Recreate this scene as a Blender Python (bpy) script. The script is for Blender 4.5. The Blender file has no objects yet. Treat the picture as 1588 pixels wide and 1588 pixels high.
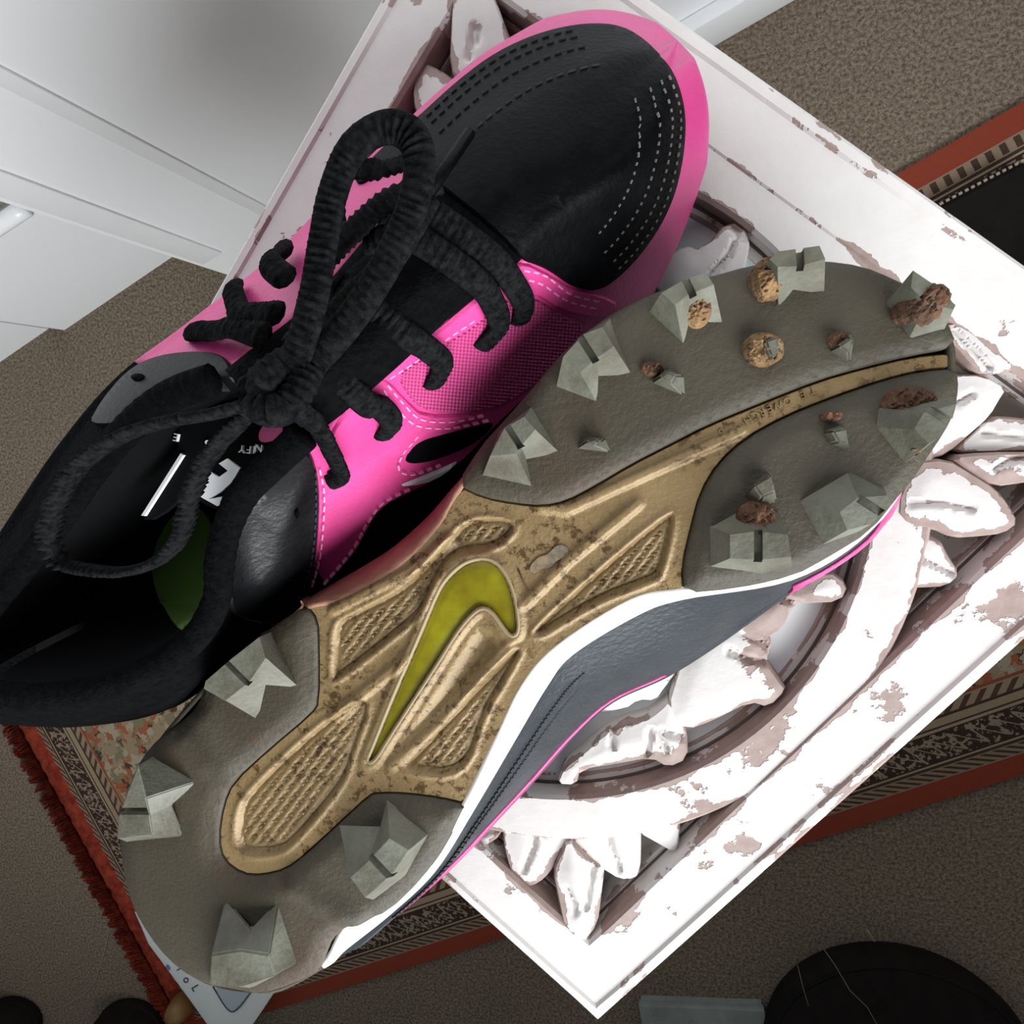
import bpy, bmesh, math, random
import numpy as np
from mathutils import Vector, Matrix
from mathutils.geometry import delaunay_2d_cdt
from mathutils.bvhtree import BVHTree
random.seed(7)
scn = bpy.context.scene
COL = scn.collection
R = math.radians
# ------------------------------------------------------------------ camera, world, light, exposure
ZT = 0.50                                    # height of the table top above the floor
FPX = 1000.0                                 # focal length in pixels of the 1588 px frame
CAM = np.array([0.04420, 0.02257, ZT + 0.20821])
RM = np.array([[0.965547, -0.123495, -0.229057], [-0.092321, -0.985526, 0.142178], [-0.243300, -0.116133, -0.962974]])
cd = bpy.data.cameras.new('camera'); cam = bpy.data.objects.new('camera', cd); COL.objects.link(cam)
cd.sensor_width = 36.0; cd.lens = 36.0 * FPX / 1588.0; cd.clip_start = 0.01; cd.clip_end = 50
m = Matrix(((RM[0][0], -RM[1][0], -RM[2][0], CAM[0]), (RM[0][1], -RM[1][1], -RM[2][1], CAM[1]),
            (RM[0][2], -RM[1][2], -RM[2][2], CAM[2]), (0, 0, 0, 1)))
cam.matrix_world = m
scn.camera = cam
w = bpy.data.worlds.new('room_light'); scn.world = w; w.use_nodes = True
w.node_tree.nodes['Background'].inputs[0].default_value = (0.80, 0.88, 1.0, 1)
w.node_tree.nodes['Background'].inputs[1].default_value = 0.09
# daylight through the window in the lower-right wall of the photograph
WIN_DIR = Vector((0.48, -0.877, 0)).normalized()          # from the table towards the window
WIN_C = WIN_DIR * 0.88 + Vector((0, 0, 1.00))
ld = bpy.data.lights.new('window_daylight', 'AREA'); ld.shape = 'RECTANGLE'; ld.size = 1.6; ld.size_y = 0.70; ld.spread = R(125)
ld.energy = 19.5; ld.color = (0.95, 0.98, 1.0)
lo = bpy.data.objects.new('window_daylight', ld); COL.objects.link(lo); lo.location = WIN_C
lo.rotation_euler = (-WIN_DIR - Vector((0, 0, 0.34))).to_track_quat('-Z', 'Y').to_euler()
scn.view_settings.view_transform = 'Standard'; scn.view_settings.look = 'None'
scn.view_settings.exposure = 0.0; scn.view_settings.gamma = 1.0; scn.view_settings.use_curve_mapping = False

# ------------------------------------------------------------------ projection helpers: photo pixel -> place
def ray(px, py):
    d = np.array([px - 794.0, py - 794.0, FPX]) @ RM
    return d / np.linalg.norm(d)
def U(px, py, z):                             # pixel -> point on the horizontal plane z (above the table top)
    d = ray(px, py); t = (ZT + z - CAM[2]) / d[2]
    return CAM + t * d
def UF(px, py): return U(px, py, -ZT)         # pixel -> floor
def UP(px, py, p0, n):                        # pixel -> arbitrary plane
    d = ray(px, py); n = np.array(n); t = ((np.array(p0) - CAM) @ n) / (d @ n)
    return CAM + t * d

# ------------------------------------------------------------------ materials
def nodes_of(mt): return mt.node_tree.nodes, mt.node_tree.links
def mat(name, col, rough=0.6, col2=None, scale=60, thresh=None, bump=0.0, bscale=300, metal=0.0, spec=0.5, sheen=0.0, detail=4, coat=0.0):
    mt = bpy.data.materials.new(name); mt.use_nodes = True
    N, L = nodes_of(mt); b = N['Principled BSDF']
    b.inputs['Base Color'].default_value = (*col, 1); b.inputs['Roughness'].default_value = rough
    b.inputs['Metallic'].default_value = metal; b.inputs['Specular IOR Level'].default_value = spec
    if sheen: b.inputs['Sheen Weight'].default_value = sheen
    if coat: b.inputs['Coat Weight'].default_value = coat
    tc = N.new('ShaderNodeTexCoord')
    if col2 is not None:
        nz = N.new('ShaderNodeTexNoise'); nz.inputs['Scale'].default_value = scale; nz.inputs['Detail'].default_value = detail
        nz.inputs['Roughness'].default_value = 0.6
        L.new(tc.outputs['Object'], nz.inputs['Vector'])
        rp = N.new('ShaderNodeValToRGB'); a, c = thresh or (0.35, 0.65)
        rp.color_ramp.elements[0].position = a; rp.color_ramp.elements[0].color = (*col2, 1)
        rp.color_ramp.elements[1].position = c; rp.color_ramp.elements[1].color = (*col, 1)
        L.new(nz.outputs['Fac'], rp.inputs['Fac']); L.new(rp.outputs['Color'], b.inputs['Base Color'])
    if bump:
        n2 = N.new('ShaderNodeTexNoise'); n2.inputs['Scale'].default_value = bscale; n2.inputs['Detail'].default_value = 3
        L.new(tc.outputs['Object'], n2.inputs['Vector'])
        bp = N.new('ShaderNodeBump'); bp.inputs['Strength'].default_value = bump; bp.inputs['Distance'].default_value = 0.002
        L.new(n2.outputs['Fac'], bp.inputs['Height']); L.new(bp.outputs['Normal'], b.inputs['Normal'])
    return mt
def math_node(N, L, op, a, b=None, c=None):
    n = N.new('ShaderNodeMath'); n.operation = op
    for i, v in enumerate((a, b, c)):
        if v is None: continue
        if isinstance(v, (int, float)): n.inputs[i].default_value = v
        else: L.new(v, n.inputs[i])
    return n.outputs[0]
def mix_col(N, L, fac, a, b):
    n = N.new('ShaderNodeMix'); n.data_type = 'RGBA'
    if isinstance(fac, (int, float)): n.inputs[0].default_value = fac
    else: L.new(fac, n.inputs[0])
    for i, v in ((6, a), (7, b)):
        if isinstance(v, tuple): n.inputs[i].default_value = (*v, 1)
        else: L.new(v, n.inputs[i])
    return n.outputs[2]
def noise(N, L, vec, scale, detail=4, rough=0.6):
    n = N.new('ShaderNodeTexNoise'); n.inputs['Scale'].default_value = scale; n.inputs['Detail'].default_value = detail
    n.inputs['Roughness'].default_value = rough; L.new(vec, n.inputs['Vector']); return n.outputs['Fac']
def step(N, L, v, a, b):                       # smooth step of a socket
    n = N.new('ShaderNodeMapRange'); n.interpolation_type = 'SMOOTHSTEP'
    n.inputs['From Min'].default_value = a; n.inputs['From Max'].default_value = b; L.new(v, n.inputs['Value']); return n.outputs[0]

def paint_material():                          # chipped white paint over mauve-brown wood; chips gather along carved edges
    mt = bpy.data.materials.new('chipped_white_paint'); mt.use_nodes = True
    N, L = nodes_of(mt); b = N['Principled BSDF']; b.inputs['Roughness'].default_value = 0.55
    tc = N.new('ShaderNodeTexCoord'); o = tc.outputs['Object']
    at = N.new('ShaderNodeAttribute'); at.attribute_name = 'wear'
    n1 = noise(N, L, o, 38, 6, 0.62); n2 = noise(N, L, o, 11, 2)
    # wear attribute: 1 at worn edges, 0 inside
    s = math_node(N, L, 'ADD', math_node(N, L, 'MULTIPLY', at.outputs['Fac'], 0.15), math_node(N, L, 'MULTIPLY', n2, 0.30))
    s = math_node(N, L, 'ADD', s, math_node(N, L, 'MULTIPLY', n1, 0.72))
    chip = step(N, L, s, 0.612, 0.622)
    paint = mix_col(N, L, noise(N, L, o, 70, 3), (0.63, 0.59, 0.56), (0.74, 0.71, 0.69))
    wood = mix_col(N, L, noise(N, L, o, 160, 4), (0.23, 0.155, 0.135), (0.46, 0.355, 0.32))
    L.new(mix_col(N, L, chip, paint, wood), b.inputs['Base Color'])
    bp = N.new('ShaderNodeBump'); bp.inputs['Strength'].default_value = 0.5; bp.inputs['Distance'].default_value = 0.0012; bp.invert = True
    h = math_node(N, L, 'ADD', chip, math_node(N, L, 'MULTIPLY', noise(N, L, o, 220, 3), 0.25))
    L.new(h, bp.inputs['Height']); L.new(bp.outputs['Normal'], b.inputs['Normal'])
    return mt
def gold_material():
    mt = bpy.data.materials.new('dirty_gold_plastic'); mt.use_nodes = True
    N, L = nodes_of(mt); b = N['Principled BSDF']; b.inputs['Roughness'].default_value = 0.46; b.inputs['Metallic'].default_value = 0.15
    tc = N.new('ShaderNodeTexCoord'); o = tc.outputs['Object']
    base = mix_col(N, L, noise(N, L, o, 45, 5), (0.14, 0.084, 0.028), (0.37, 0.26, 0.125))
    dirt = step(N, L, noise(N, L, o, 300, 6, 0.75), 0.51, 0.60)
    d2 = step(N, L, noise(N, L, o, 34, 5), 0.34, 0.54)
    L.new(mix_col(N, L, math_node(N, L, 'MULTIPLY', dirt, d2), base, (0.085, 0.042, 0.012)), b.inputs['Base Color'])
    bp = N.new('ShaderNodeBump'); bp.inputs['Strength'].default_value = 0.35; bp.inputs['Distance'].default_value = 0.0006
    L.new(noise(N, L, o, 900, 2), bp.inputs['Height']); L.new(bp.outputs['Normal'], b.inputs['Normal'])
    return mt
def rubber_material():
    mt = bpy.data.materials.new('dusty_olive_rubber'); mt.use_nodes = True
    N, L = nodes_of(mt); b = N['Principled BSDF']; b.inputs['Roughness'].default_value = 0.62
    tc = N.new('ShaderNodeTexCoord'); o = tc.outputs['Object']
    base = mix_col(N, L, noise(N, L, o, 30, 4), (0.036, 0.027, 0.015), (0.068, 0.059, 0.038))
    dirt = step(N, L, noise(N, L, o, 22, 5), 0.52, 0.68)
    L.new(mix_col(N, L, math_node(N, L, 'MULTIPLY', dirt, 0.65), base, (0.065, 0.036, 0.018)), b.inputs['Base Color'])
    bp = N.new('ShaderNodeBump'); bp.inputs['Strength'].default_value = 0.35; bp.inputs['Distance'].default_value = 0.0008
    L.new(noise(N, L, o, 700, 3), bp.inputs['Height']); L.new(bp.outputs['Normal'], b.inputs['Normal'])
    return mt
def weave_material(name, c1, c2, sc):
    mt = bpy.data.materials.new(name); mt.use_nodes = True
    N, L = nodes_of(mt); b = N['Principled BSDF']; b.inputs['Roughness'].default_value = 0.75
    uv = N.new('ShaderNodeUVMap'); mp = N.new('ShaderNodeMapping'); mp.inputs['Scale'].default_value = (sc, sc, 1)
    mp.inputs['Rotation'].default_value = (0, 0, R(40)); L.new(uv.outputs[0], mp.inputs['Vector'])
    sx = N.new('ShaderNodeSeparateXYZ'); L.new(mp.outputs[0], sx.inputs[0])
    a = math_node(N, L, 'SINE', math_node(N, L, 'MULTIPLY', sx.outputs[0], 6.283))
    c = math_node(N, L, 'SINE', math_node(N, L, 'MULTIPLY', sx.outputs[1], 6.283))
    p = math_node(N, L, 'MULTIPLY', a, c)
    f = step(N, L, p, -0.6, 0.5)
    L.new(mix_col(N, L, f, c1, c2), b.inputs['Base Color'])
    bp = N.new('ShaderNodeBump'); bp.inputs['Strength'].default_value = 0.7; bp.inputs['Distance'].default_value = 0.0008
    L.new(p, bp.inputs['Height']); L.new(bp.outputs['Normal'], b.inputs['Normal'])
    return mt
def carpet_material():
    mt = bpy.data.materials.new('brown_flecked_carpet'); mt.use_nodes = True
    N, L = nodes_of(mt); b = N['Principled BSDF']; b.inputs['Roughness'].default_value = 0.95; b.inputs['Specular IOR Level'].default_value = 0.1
    tc = N.new('ShaderNodeTexCoord'); o = tc.outputs['Object']
    n1 = noise(N, L, o, 290, 6, 0.8); n2 = noise(N, L, o, 9, 3)
    c = mix_col(N, L, step(N, L, n1, 0.36, 0.66), (0.11, 0.083, 0.058), (0.46, 0.37, 0.275))
    L.new(mix_col(N, L, math_node(N, L, 'MULTIPLY', n2, 0.35), c, (0.16, 0.12, 0.09)), b.inputs['Base Color'])
    bp = N.new('ShaderNodeBump'); bp.inputs['Strength'].default_value = 0.8; bp.inputs['Distance'].default_value = 0.004
    L.new(n1, bp.inputs['Height']); L.new(bp.outputs['Normal'], b.inputs['Normal'])
    return mt
def rug_material():                            # woven bands run parallel to the rug's edges; x and y are metres from the corner
    mt = bpy.data.materials.new('woven_rug_pattern'); mt.use_nodes = True
    N, L = nodes_of(mt); b = N['Principled BSDF']; b.inputs['Roughness'].default_value = 0.95; b.inputs['Specular IOR Level'].default_value = 0.1
    tc = N.new('ShaderNodeTexCoord'); o = tc.outputs['Object']
    sx = N.new('ShaderNodeSeparateXYZ'); L.new(o, sx.inputs[0])
    x, y = sx.outputs[0], sx.outputs[1]
    xr = math_node(N, L, 'SUBTRACT', RUG_W, x); yr = math_node(N, L, 'SUBTRACT', RUG_H, y)
    d = math_node(N, L, 'MINIMUM', math_node(N, L, 'MINIMUM', x, xr), math_node(N, L, 'MINIMUM', y, yr))
    along = math_node(N, L, 'ADD', x, y)
    rp = N.new('ShaderNodeValToRGB'); cr = rp.color_ramp; cr.interpolation = 'CONSTANT'
    bands = [(0, (0.27, 0.045, 0.022)), (0.021, (0.30, 0.22, 0.15)), (0.034, (0.05, 0.03, 0.022)), (0.037, (0.40, 0.31, 0.21)), (0.039, (0.035, 0.020, 0.016)),
             (0.070, (0.40, 0.31, 0.21)), (0.073, (0.06, 0.03, 0.022)), (0.075, (0.36, 0.28, 0.18)), (0.083, (0.06, 0.03, 0.022)), (0.085, (0.34, 0.26, 0.17)),
             (0.098, (0.28, 0.07, 0.035)), (0.102, (0.30, 0.20, 0.11))]
    sc = 0.25
    cr.elements[0].color = (*bands[0][1], 1); cr.elements[0].position = 0
    cr.elements[1].color = (*bands[1][1], 1); cr.elements[1].position = bands[1][0] / sc
    for p, c in bands[2:]:
        e = cr.elements.new(p / sc); e.color = (*c, 1)
    L.new(math_node(N, L, 'DIVIDE', d, sc), rp.inputs['Fac'])
    base = rp.outputs['Color']
    def band(lo_, hi_):
        return math_node(N, L, 'MULTIPLY', math_node(N, L, 'GREATER_THAN', d, lo_), math_node(N, L, 'LESS_THAN', d, hi_))
    # scrolling beige vine in the dark band
    w1 = math_node(N, L, 'SINE', math_node(N, L, 'MULTIPLY', along, 300.0))
    vine = math_node(N, L, 'ABSOLUTE', math_node(N, L, 'SUBTRACT', math_node(N, L, 'SUBTRACT', d, 0.0545), math_node(N, L, 'MULTIPLY', w1, 0.009)))
    vine = math_node(N, L, 'LESS_THAN', vine, 0.0024)
    vo = N.new('ShaderNodeTexNoise'); vo.inputs['Scale'].default_value = 240; vo.inputs['Detail'].default_value = 2; L.new(o, vo.inputs['Vector'])
    fleck = math_node(N, L, 'GREATER_THAN', vo.outputs['Fac'], 0.56)
    f = math_node(N, L, 'MULTIPLY', math_node(N, L, 'MAXIMUM', vine, fleck), band(0.041, 0.069))
    base = mix_col(N, L, f, base, (0.33, 0.25, 0.18))
    # dashes in the two narrow guard bands
    ds = math_node(N, L, 'GREATER_THAN', math_node(N, L, 'SINE', math_node(N, L, 'MULTIPLY', math_node(N, L, 'ADD', along, d), 520.0)), 0.1)
    base = mix_col(N, L, math_node(N, L, 'MULTIPLY', ds, band(0.023, 0.033)), base, (0.06, 0.035, 0.025))
    d3 = math_node(N, L, 'GREATER_THAN', math_node(N, L, 'SINE', math_node(N, L, 'MULTIPLY', math_node(N, L, 'SUBTRACT', along, math_node(N, L, 'MULTIPLY', d, 2.0)), 420.0)), 0.2)
    base = mix_col(N, L, math_node(N, L, 'MULTIPLY', d3, band(0.086, 0.097)), base, (0.09, 0.045, 0.03))
    # flowered field
    vr = N.new('ShaderNodeTexVoronoi'); vr.inputs['Scale'].default_value = 105
    nw = N.new('ShaderNodeTexNoise'); nw.inputs['Scale'].default_value = 120; L.new(o, nw.inputs['Vector'])
    va = N.new('ShaderNodeMixRGB'); va.inputs[0].default_value = 0.02; L.new(o, va.inputs[1]); L.new(nw.outputs['Color'], va.inputs[2]); L.new(va.outputs[0], vr.inputs['Vector'])
    fc = N.new('ShaderNodeValToRGB'); fr = fc.color_ramp; fr.interpolation = 'CONSTANT'
    fr.elements[0].color = (0.34, 0.26, 0.16, 1); fr.elements[1].position = 0.28; fr.elements[1].color = (0.36, 0.11, 0.05, 1)
    for p, c in ((0.45, (0.42, 0.36, 0.25)), (0.62, (0.22, 0.20, 0.12)), (0.78, (0.33, 0.19, 0.08)), (0.9, (0.07, 0.05, 0.03))):
        e = fr.elements.new(p); e.color = (*c, 1)
    sp = N.new('ShaderNodeSeparateColor'); L.new(vr.outputs['Color'], sp.inputs[0]); L.new(sp.outputs[0], fc.inputs['Fac'])
    base = mix_col(N, L, math_node(N, L, 'GREATER_THAN', d, 0.102), base, fc.outputs['Color'])
    pile = noise(N, L, o, 700, 2)
    base = mix_col(N, L, math_node(N, L, 'MULTIPLY', pile, 0.45), base, (0.07, 0.045, 0.03))
    L.new(base, b.inputs['Base Color'])
    bp = N.new('ShaderNodeBump'); bp.inputs['Strength'].default_value = 0.5; bp.inputs['Distance'].default_value = 0.002
    L.new(pile, bp.inputs['Height']); L.new(bp.outputs['Normal'], b.inputs['Normal'])
    return mt

M = {}
M['white'] = mat('white_gloss_paint', (0.86, 0.87, 0.88), 0.28)
M['wallpaint'] = mat('plain_wall_paint', (0.72, 0.70, 0.67), 0.9)
M['paint'] = paint_material()
M['wood'] = mat('mauve_brown_wood', (0.40, 0.31, 0.27), 0.7, (0.26, 0.18, 0.15), 90)
M['pale'] = mat('pale_blue_board', (0.84, 0.90, 0.92), 0.5)
M['pink'] = mat('pink_synthetic_leather', (0.66, 0.062, 0.26), 0.40, (0.58, 0.048, 0.215), 40, bump=0.12, bscale=900)
M['pinkthread'] = mat('pale_pink_thread', (0.90, 0.30, 0.55), 0.8)
M['pinkmesh'] = weave_material('pink_woven_mesh', (0.46, 0.024, 0.155), (0.72, 0.085, 0.30), 130)
M['black'] = mat('black_leather', (0.0014, 0.0014, 0.0018), 0.45, (0.0026, 0.003, 0.0036), 200, bump=0.12, bscale=700, spec=0.05)
M['gloss'] = mat('glossy_black_leather', (0.0035, 0.0038, 0.0045), 0.30, (0.006, 0.0065, 0.008), 200, bump=0.07, bscale=600, spec=0.45)
M['semi'] = mat('satin_black_leather', (0.003, 0.0033, 0.0038), 0.42, (0.005, 0.0055, 0.0065), 200, bump=0.08, bscale=700, spec=0.16)
M['blackfab'] = mat('black_fabric', (0.0012, 0.0012, 0.0016), 0.9, (0.0034, 0.0034, 0.004), 400, bump=0.4, bscale=900, spec=0.06)
M['lining'] = mat('black_lining', (0.003, 0.003, 0.0035), 0.95, spec=0.1)
M['lace'] = mat('black_lace', (0.0016, 0.0016, 0.002), 0.9, (0.012, 0.012, 0.0125), 600, bump=0.2, bscale=1500, spec=0.08)
M['green'] = mat('lime_green_insole', (0.10, 0.19, 0.03), 0.85)
M['thread'] = mat('black_thread', (0.010, 0.010, 0.012), 0.8)
M['greythread'] = mat('dusty_grey_thread', (0.16, 0.15, 0.14), 0.9)
M['print'] = mat('white_print', (0.85, 0.85, 0.86), 0.6)
M['slate'] = mat('slate_black_leather', (0.010, 0.015, 0.020), 0.45, (0.018, 0.024, 0.030), 120, bump=0.2, bscale=600, spec=0.35)
M['midsole'] = mat('white_midsole_foam', (0.86, 0.85, 0.80), 0.55, (0.62, 0.56, 0.44), 55, (0.22, 0.36))
M['mud'] = mat('reddish_mud_stained_foam', (0.36, 0.165, 0.11), 0.75, (0.22, 0.10, 0.06), 70, bump=0.3)
M['dirt'] = mat('dried_sandy_soil', (0.26, 0.155, 0.07), 0.95, (0.11, 0.055, 0.024), 200, (0.35, 0.6), bump=1.0, bscale=500)
M['clay'] = mat('dried_red_soil', (0.15, 0.072, 0.038), 0.95, (0.07, 0.034, 0.019), 200, bump=1.0, bscale=500)
M['gold'] = gold_material(); M['rubber'] = rubber_material()
M['stud'] = mat('grey_green_stud_rubber', (0.165, 0.168, 0.130), 0.55, (0.085, 0.078, 0.055), 60, bump=0.15, bscale=600)
M['lime'] = mat('olive_lime_plastic', (0.30, 0.275, 0.008), 0.32, (0.17, 0.135, 0.004), 45, bump=0.1, coat=0.2)
M['rim'] = mat('grey_brown_plastic_rim', (0.30, 0.23, 0.13), 0.5)
M['carpet'] = carpet_material()
M['fringe'] = mat('red_orange_wool', (0.30, 0.052, 0.024), 0.95, (0.16, 0.018, 0.013), 90, bump=0.8, bscale=400, spec=0.1)
M['soft_black'] = mat('dark_upholstery', (0.006, 0.005, 0.0045), 0.9, (0.010, 0.008, 0.007), 60, spec=0.15)
M['grey_box'] = mat('grey_painted_board', (0.23, 0.26, 0.25), 0.6, (0.17, 0.19, 0.18), 40)
M['plastic'] = mat('white_plastic', (0.72, 0.76, 0.74), 0.4)
M['screen'] = mat('grey_blue_panel', (0.42, 0.50, 0.54), 0.3)
M['ink'] = mat('dark_ink', (0.05, 0.06, 0.07), 0.6)
M['brownwood'] = mat('honey_brown_wood', (0.23, 0.12, 0.035), 0.45, (0.14, 0.07, 0.02), 25)
M['string'] = mat('pale_cotton_thread', (0.30, 0.25, 0.19), 0.9)
M['dark_edge'] = mat('dark_groove_paint', (0.10, 0.075, 0.07), 0.9)

# ------------------------------------------------------------------ object helpers
def tag(o, label=None, cat=None, group=None, kind=None):
    if label: o['label'] = label
    if cat: o['category'] = cat
    if group: o['group'] = group
    if kind: o['kind'] = kind
    return o
def thing(name, loc, label, cat, group=None):
    o = bpy.data.objects.new(name, None); COL.objects.link(o); o.location = loc; o.empty_display_size = 0.02
    return tag(o, label, cat, group)
def root_loc(parent):
    l = Vector((0, 0, 0))
    while parent is not None:
        l += parent.location; parent = parent.parent
    return l
def build(name, verts, faces, material, parent=None, smooth=False, uvs=None, wear=None, recalc=True, loc=None):
    org = root_loc(parent)
    if parent is None and loc is not None: org = Vector(loc)
    me = bpy.data.meshes.new(name)
    me.from_pydata([tuple(np.array(v) - np.array(org)) for v in verts], [], [list(f) for f in faces])
    if wear is not None:
        a = me.attributes.new('wear', 'FLOAT', 'POINT'); a.data.foreach_set('value', list(wear))
    if uvs is not None:
        ul = me.uv_layers.new(name='UVMap')
        for lp in me.loops: ul.data[lp.index].uv = uvs[lp.vertex_index]
    if recalc:
        bm = bmesh.new(); bm.from_mesh(me); bmesh.ops.recalc_face_normals(bm, faces=bm.faces); bm.to_mesh(me); bm.free()
    if smooth:
        me.polygons.foreach_set('use_smooth', [True] * len(me.polygons))
    me.materials.append(material); me.update()
    o = bpy.data.objects.new(name, me); COL.objects.link(o)
    if parent is not None: o.parent = parent
    elif loc is not None: o.location = loc
    return o
def sharpen(o, ang=35):
    me = o.data; me.polygons.foreach_set('use_smooth', [True] * len(me.polygons))
    me.set_sharp_from_angle(angle=R(ang))
def box_vf(cx, cy, z0, z1, ax, hx, hy):       # box with horizontal axis ax (unit 2-vector)
    ay = (-ax[1], ax[0]); v = []
    for z in (z0, z1):
        for s, t in ((-1, -1), (1, -1), (1, 1), (-1, 1)):
            v.append((cx + s * hx * ax[0] + t * hy * ay[0], cy + s * hx * ax[1] + t * hy * ay[1], z))
    return v, [(0, 1, 2, 3), (4, 5, 6, 7), (0, 1, 5, 4), (1, 2, 6, 5), (2, 3, 7, 6), (3, 0, 4, 7)]
def bevel_mesh(o, width, seg=2):
    bm = bmesh.new(); bm.from_mesh(o.data)
    bmesh.ops.bevel(bm, geom=list(bm.edges), offset=width, segments=seg, affect='EDGES', profile=0.6)
    bm.to_mesh(o.data); bm.free(); sharpen(o)
def chaikin(p, n=2, closed=True):
    p = [np.array(q, float) for q in p]
    for _ in range(n):
        q = []
        k = len(p)
        for i in range(k if closed else k - 1):
            a, b = p[i], p[(i + 1) % k]
            q += [0.75 * a + 0.25 * b, 0.25 * a + 0.75 * b]
        if not closed: q = [p[0]] + q + [p[-1]]
        p = q
    return p
def resample(p, d, closed=True):
    p = [np.array(q, float) for q in p]; out = []
    k = len(p)
    for i in range(k if closed else k - 1):
        a, b = p[i], p[(i + 1) % k]; n = max(1, int(round(np.linalg.norm(b - a) / d)))
        out += [a + (b - a) * j / n for j in range(n)]
    if not closed: out.append(p[-1])
    return out
def catmull(p, n=8, closed=False):
    p = [np.array(q, float) for q in p]; k = len(p); out = []
    for i in range(k if closed else k - 1):
        if closed: a, b, c, d = p[i - 1], p[i], p[(i + 1) % k], p[(i + 2) % k]
        else: a, b, c, d = p[max(i - 1, 0)], p[i], p[i + 1], p[min(i + 2, k - 1)]
        for j in range(n):
            t = j / n
            out.append(0.5 * (2 * b + (c - a) * t + (2 * a - 5 * b + 4 * c - d) * t * t + (3 * b - a - 3 * c + d) * t ** 3))
    if not closed: out.append(p[-1])
    return out
def seg_dist(P, A, B):                         # distances of points P (n,2) to polyline segments
    P = np.asarray(P)[:, None, :]; A = np.asarray(A)[None]; B = np.asarray(B)[None]
    d = B - A; t = np.clip(((P - A) * d).sum(-1) / np.maximum((d * d).sum(-1), 1e-12), 0, 1)
    return np.linalg.norm(P - (A + d * t[..., None]), axis=-1).min(1)
def inside(P, poly):
    P = np.asarray(P); poly = np.asarray(poly); x, y = P[:, 0], P[:, 1]; r = np.zeros(len(P), bool)
    for i in range(len(poly)):
        x1, y1 = poly[i]; x2, y2 = poly[i - 1]
        c = ((y1 > y) != (y2 > y)); 
        with np.errstate(divide='ignore', invalid='ignore'):
            xi = (x2 - x1) * (y - y1) / (y2 - y1) + x1
        r ^= c & (x < xi)
    return r
def sdist(P, poly):                            # >0 inside
    poly = np.asarray(poly); d = seg_dist(P, poly, np.roll(poly, -1, 0))
    return np.where(inside(P, poly), d, -d)
def sstep(x, a, b):
    t = np.clip((x - a) / (b - a), 0, 1); return t * t * (3 - 2 * t)
def offset_poly(poly, d):                      # inset by d
    P = np.asarray(poly); n = len(P); t = np.roll(P, -1, 0) - np.roll(P, 1, 0)
    t /= np.maximum(np.linalg.norm(t, axis=1), 1e-9)[:, None]
    nr = np.c_[-t[:, 1], t[:, 0]]
    area = 0.5 * np.sum(P[:, 0] * np.roll(P[:, 1], -1) - np.roll(P[:, 0], -1) * P[:, 1])
    if area < 0: nr = -nr
    return P + nr * d
def patch(name, poly, surf, material, parent, top=0.0, bot=-0.003, grid=14, edge=8, hf=None, bevel=0.0, bw=3.0, smooth=True, rounding=2, uv=False, wearw=None, jit=0.15, raw=False):
    """closed slab: outline in photo pixels laid on a surface, with its own thickness along the surface normal"""
    pl = poly if raw else chaikin(poly, rounding) if rounding else poly
    pl = resample(pl, edge)
    B = np.array(pl); nb = len(B)
    pts = list(B)
    if bevel:
        I = offset_poly(B, bw); ok = (sdist(I, B) > bw * 0.6)
        pts += list(I[ok])
    x0, y0 = B.min(0); x1, y1 = B.max(0)
    gx, gy = np.meshgrid(np.arange(x0, x1, grid), np.arange(y0, y1, grid)); G = np.c_[gx.ravel(), gy.ravel()]
    G = G + (np.random.RandomState(3).rand(*G.shape) - 0.5) * grid * jit
    if len(G):
        s = sdist(G, B); G = G[s > (max(bw * 1.6, grid * 0.35) if bevel else grid * 0.35)]
        pts += list(G)
    ov, oe, of, *_ = delaunay_2d_cdt([Vector(p) for p in pts], [], [list(range(nb))], 1, 1e-5)
    V = np.array([tuple(v) for v in ov])
    sd = np.maximum(sdist(V, B), 0); onb = sd < 1e-3
    h = np.full(len(V), top)
    if bevel: h = np.where(onb, top - bevel, h)
    if hf is not None: h = h + hf(V)
    PN = [surf(x, y) for x, y in V]
    verts = [np.array(p) + np.array(n) * hh for (p, n), hh in zip(PN, h)]
    nv = len(verts)
    verts += [np.array(p) + np.array(n) * bot for (p, n) in PN]
    faces = [tuple(f) for f in of] + [tuple(i + nv for i in reversed(f)) for f in of]
    ec = {}
    for f in of:
        for i in range(len(f)):
            e = (f[i], f[(i + 1) % len(f)]); ec[tuple(sorted(e))] = ec.get(tuple(sorted(e)), []) + [e]
    for e in ec.values():
        if len(e) == 1:
            a, b_ = e[0]; faces.append((b_, a, a + nv, b_ + nv))
    uvs = [(x / 1000, y / 1000) for x, y in V] * 2 if uv else None
    wear = None
    if wearw is not None:
        wv = np.clip(1 - sd / wearw, 0, 1); wear = list(wv) + [0.35] * nv
    o = build(name, verts, faces, material, parent, smooth=False, uvs=uvs, wear=wear)
    if smooth: sharpen(o, 40)
    return o
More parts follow.
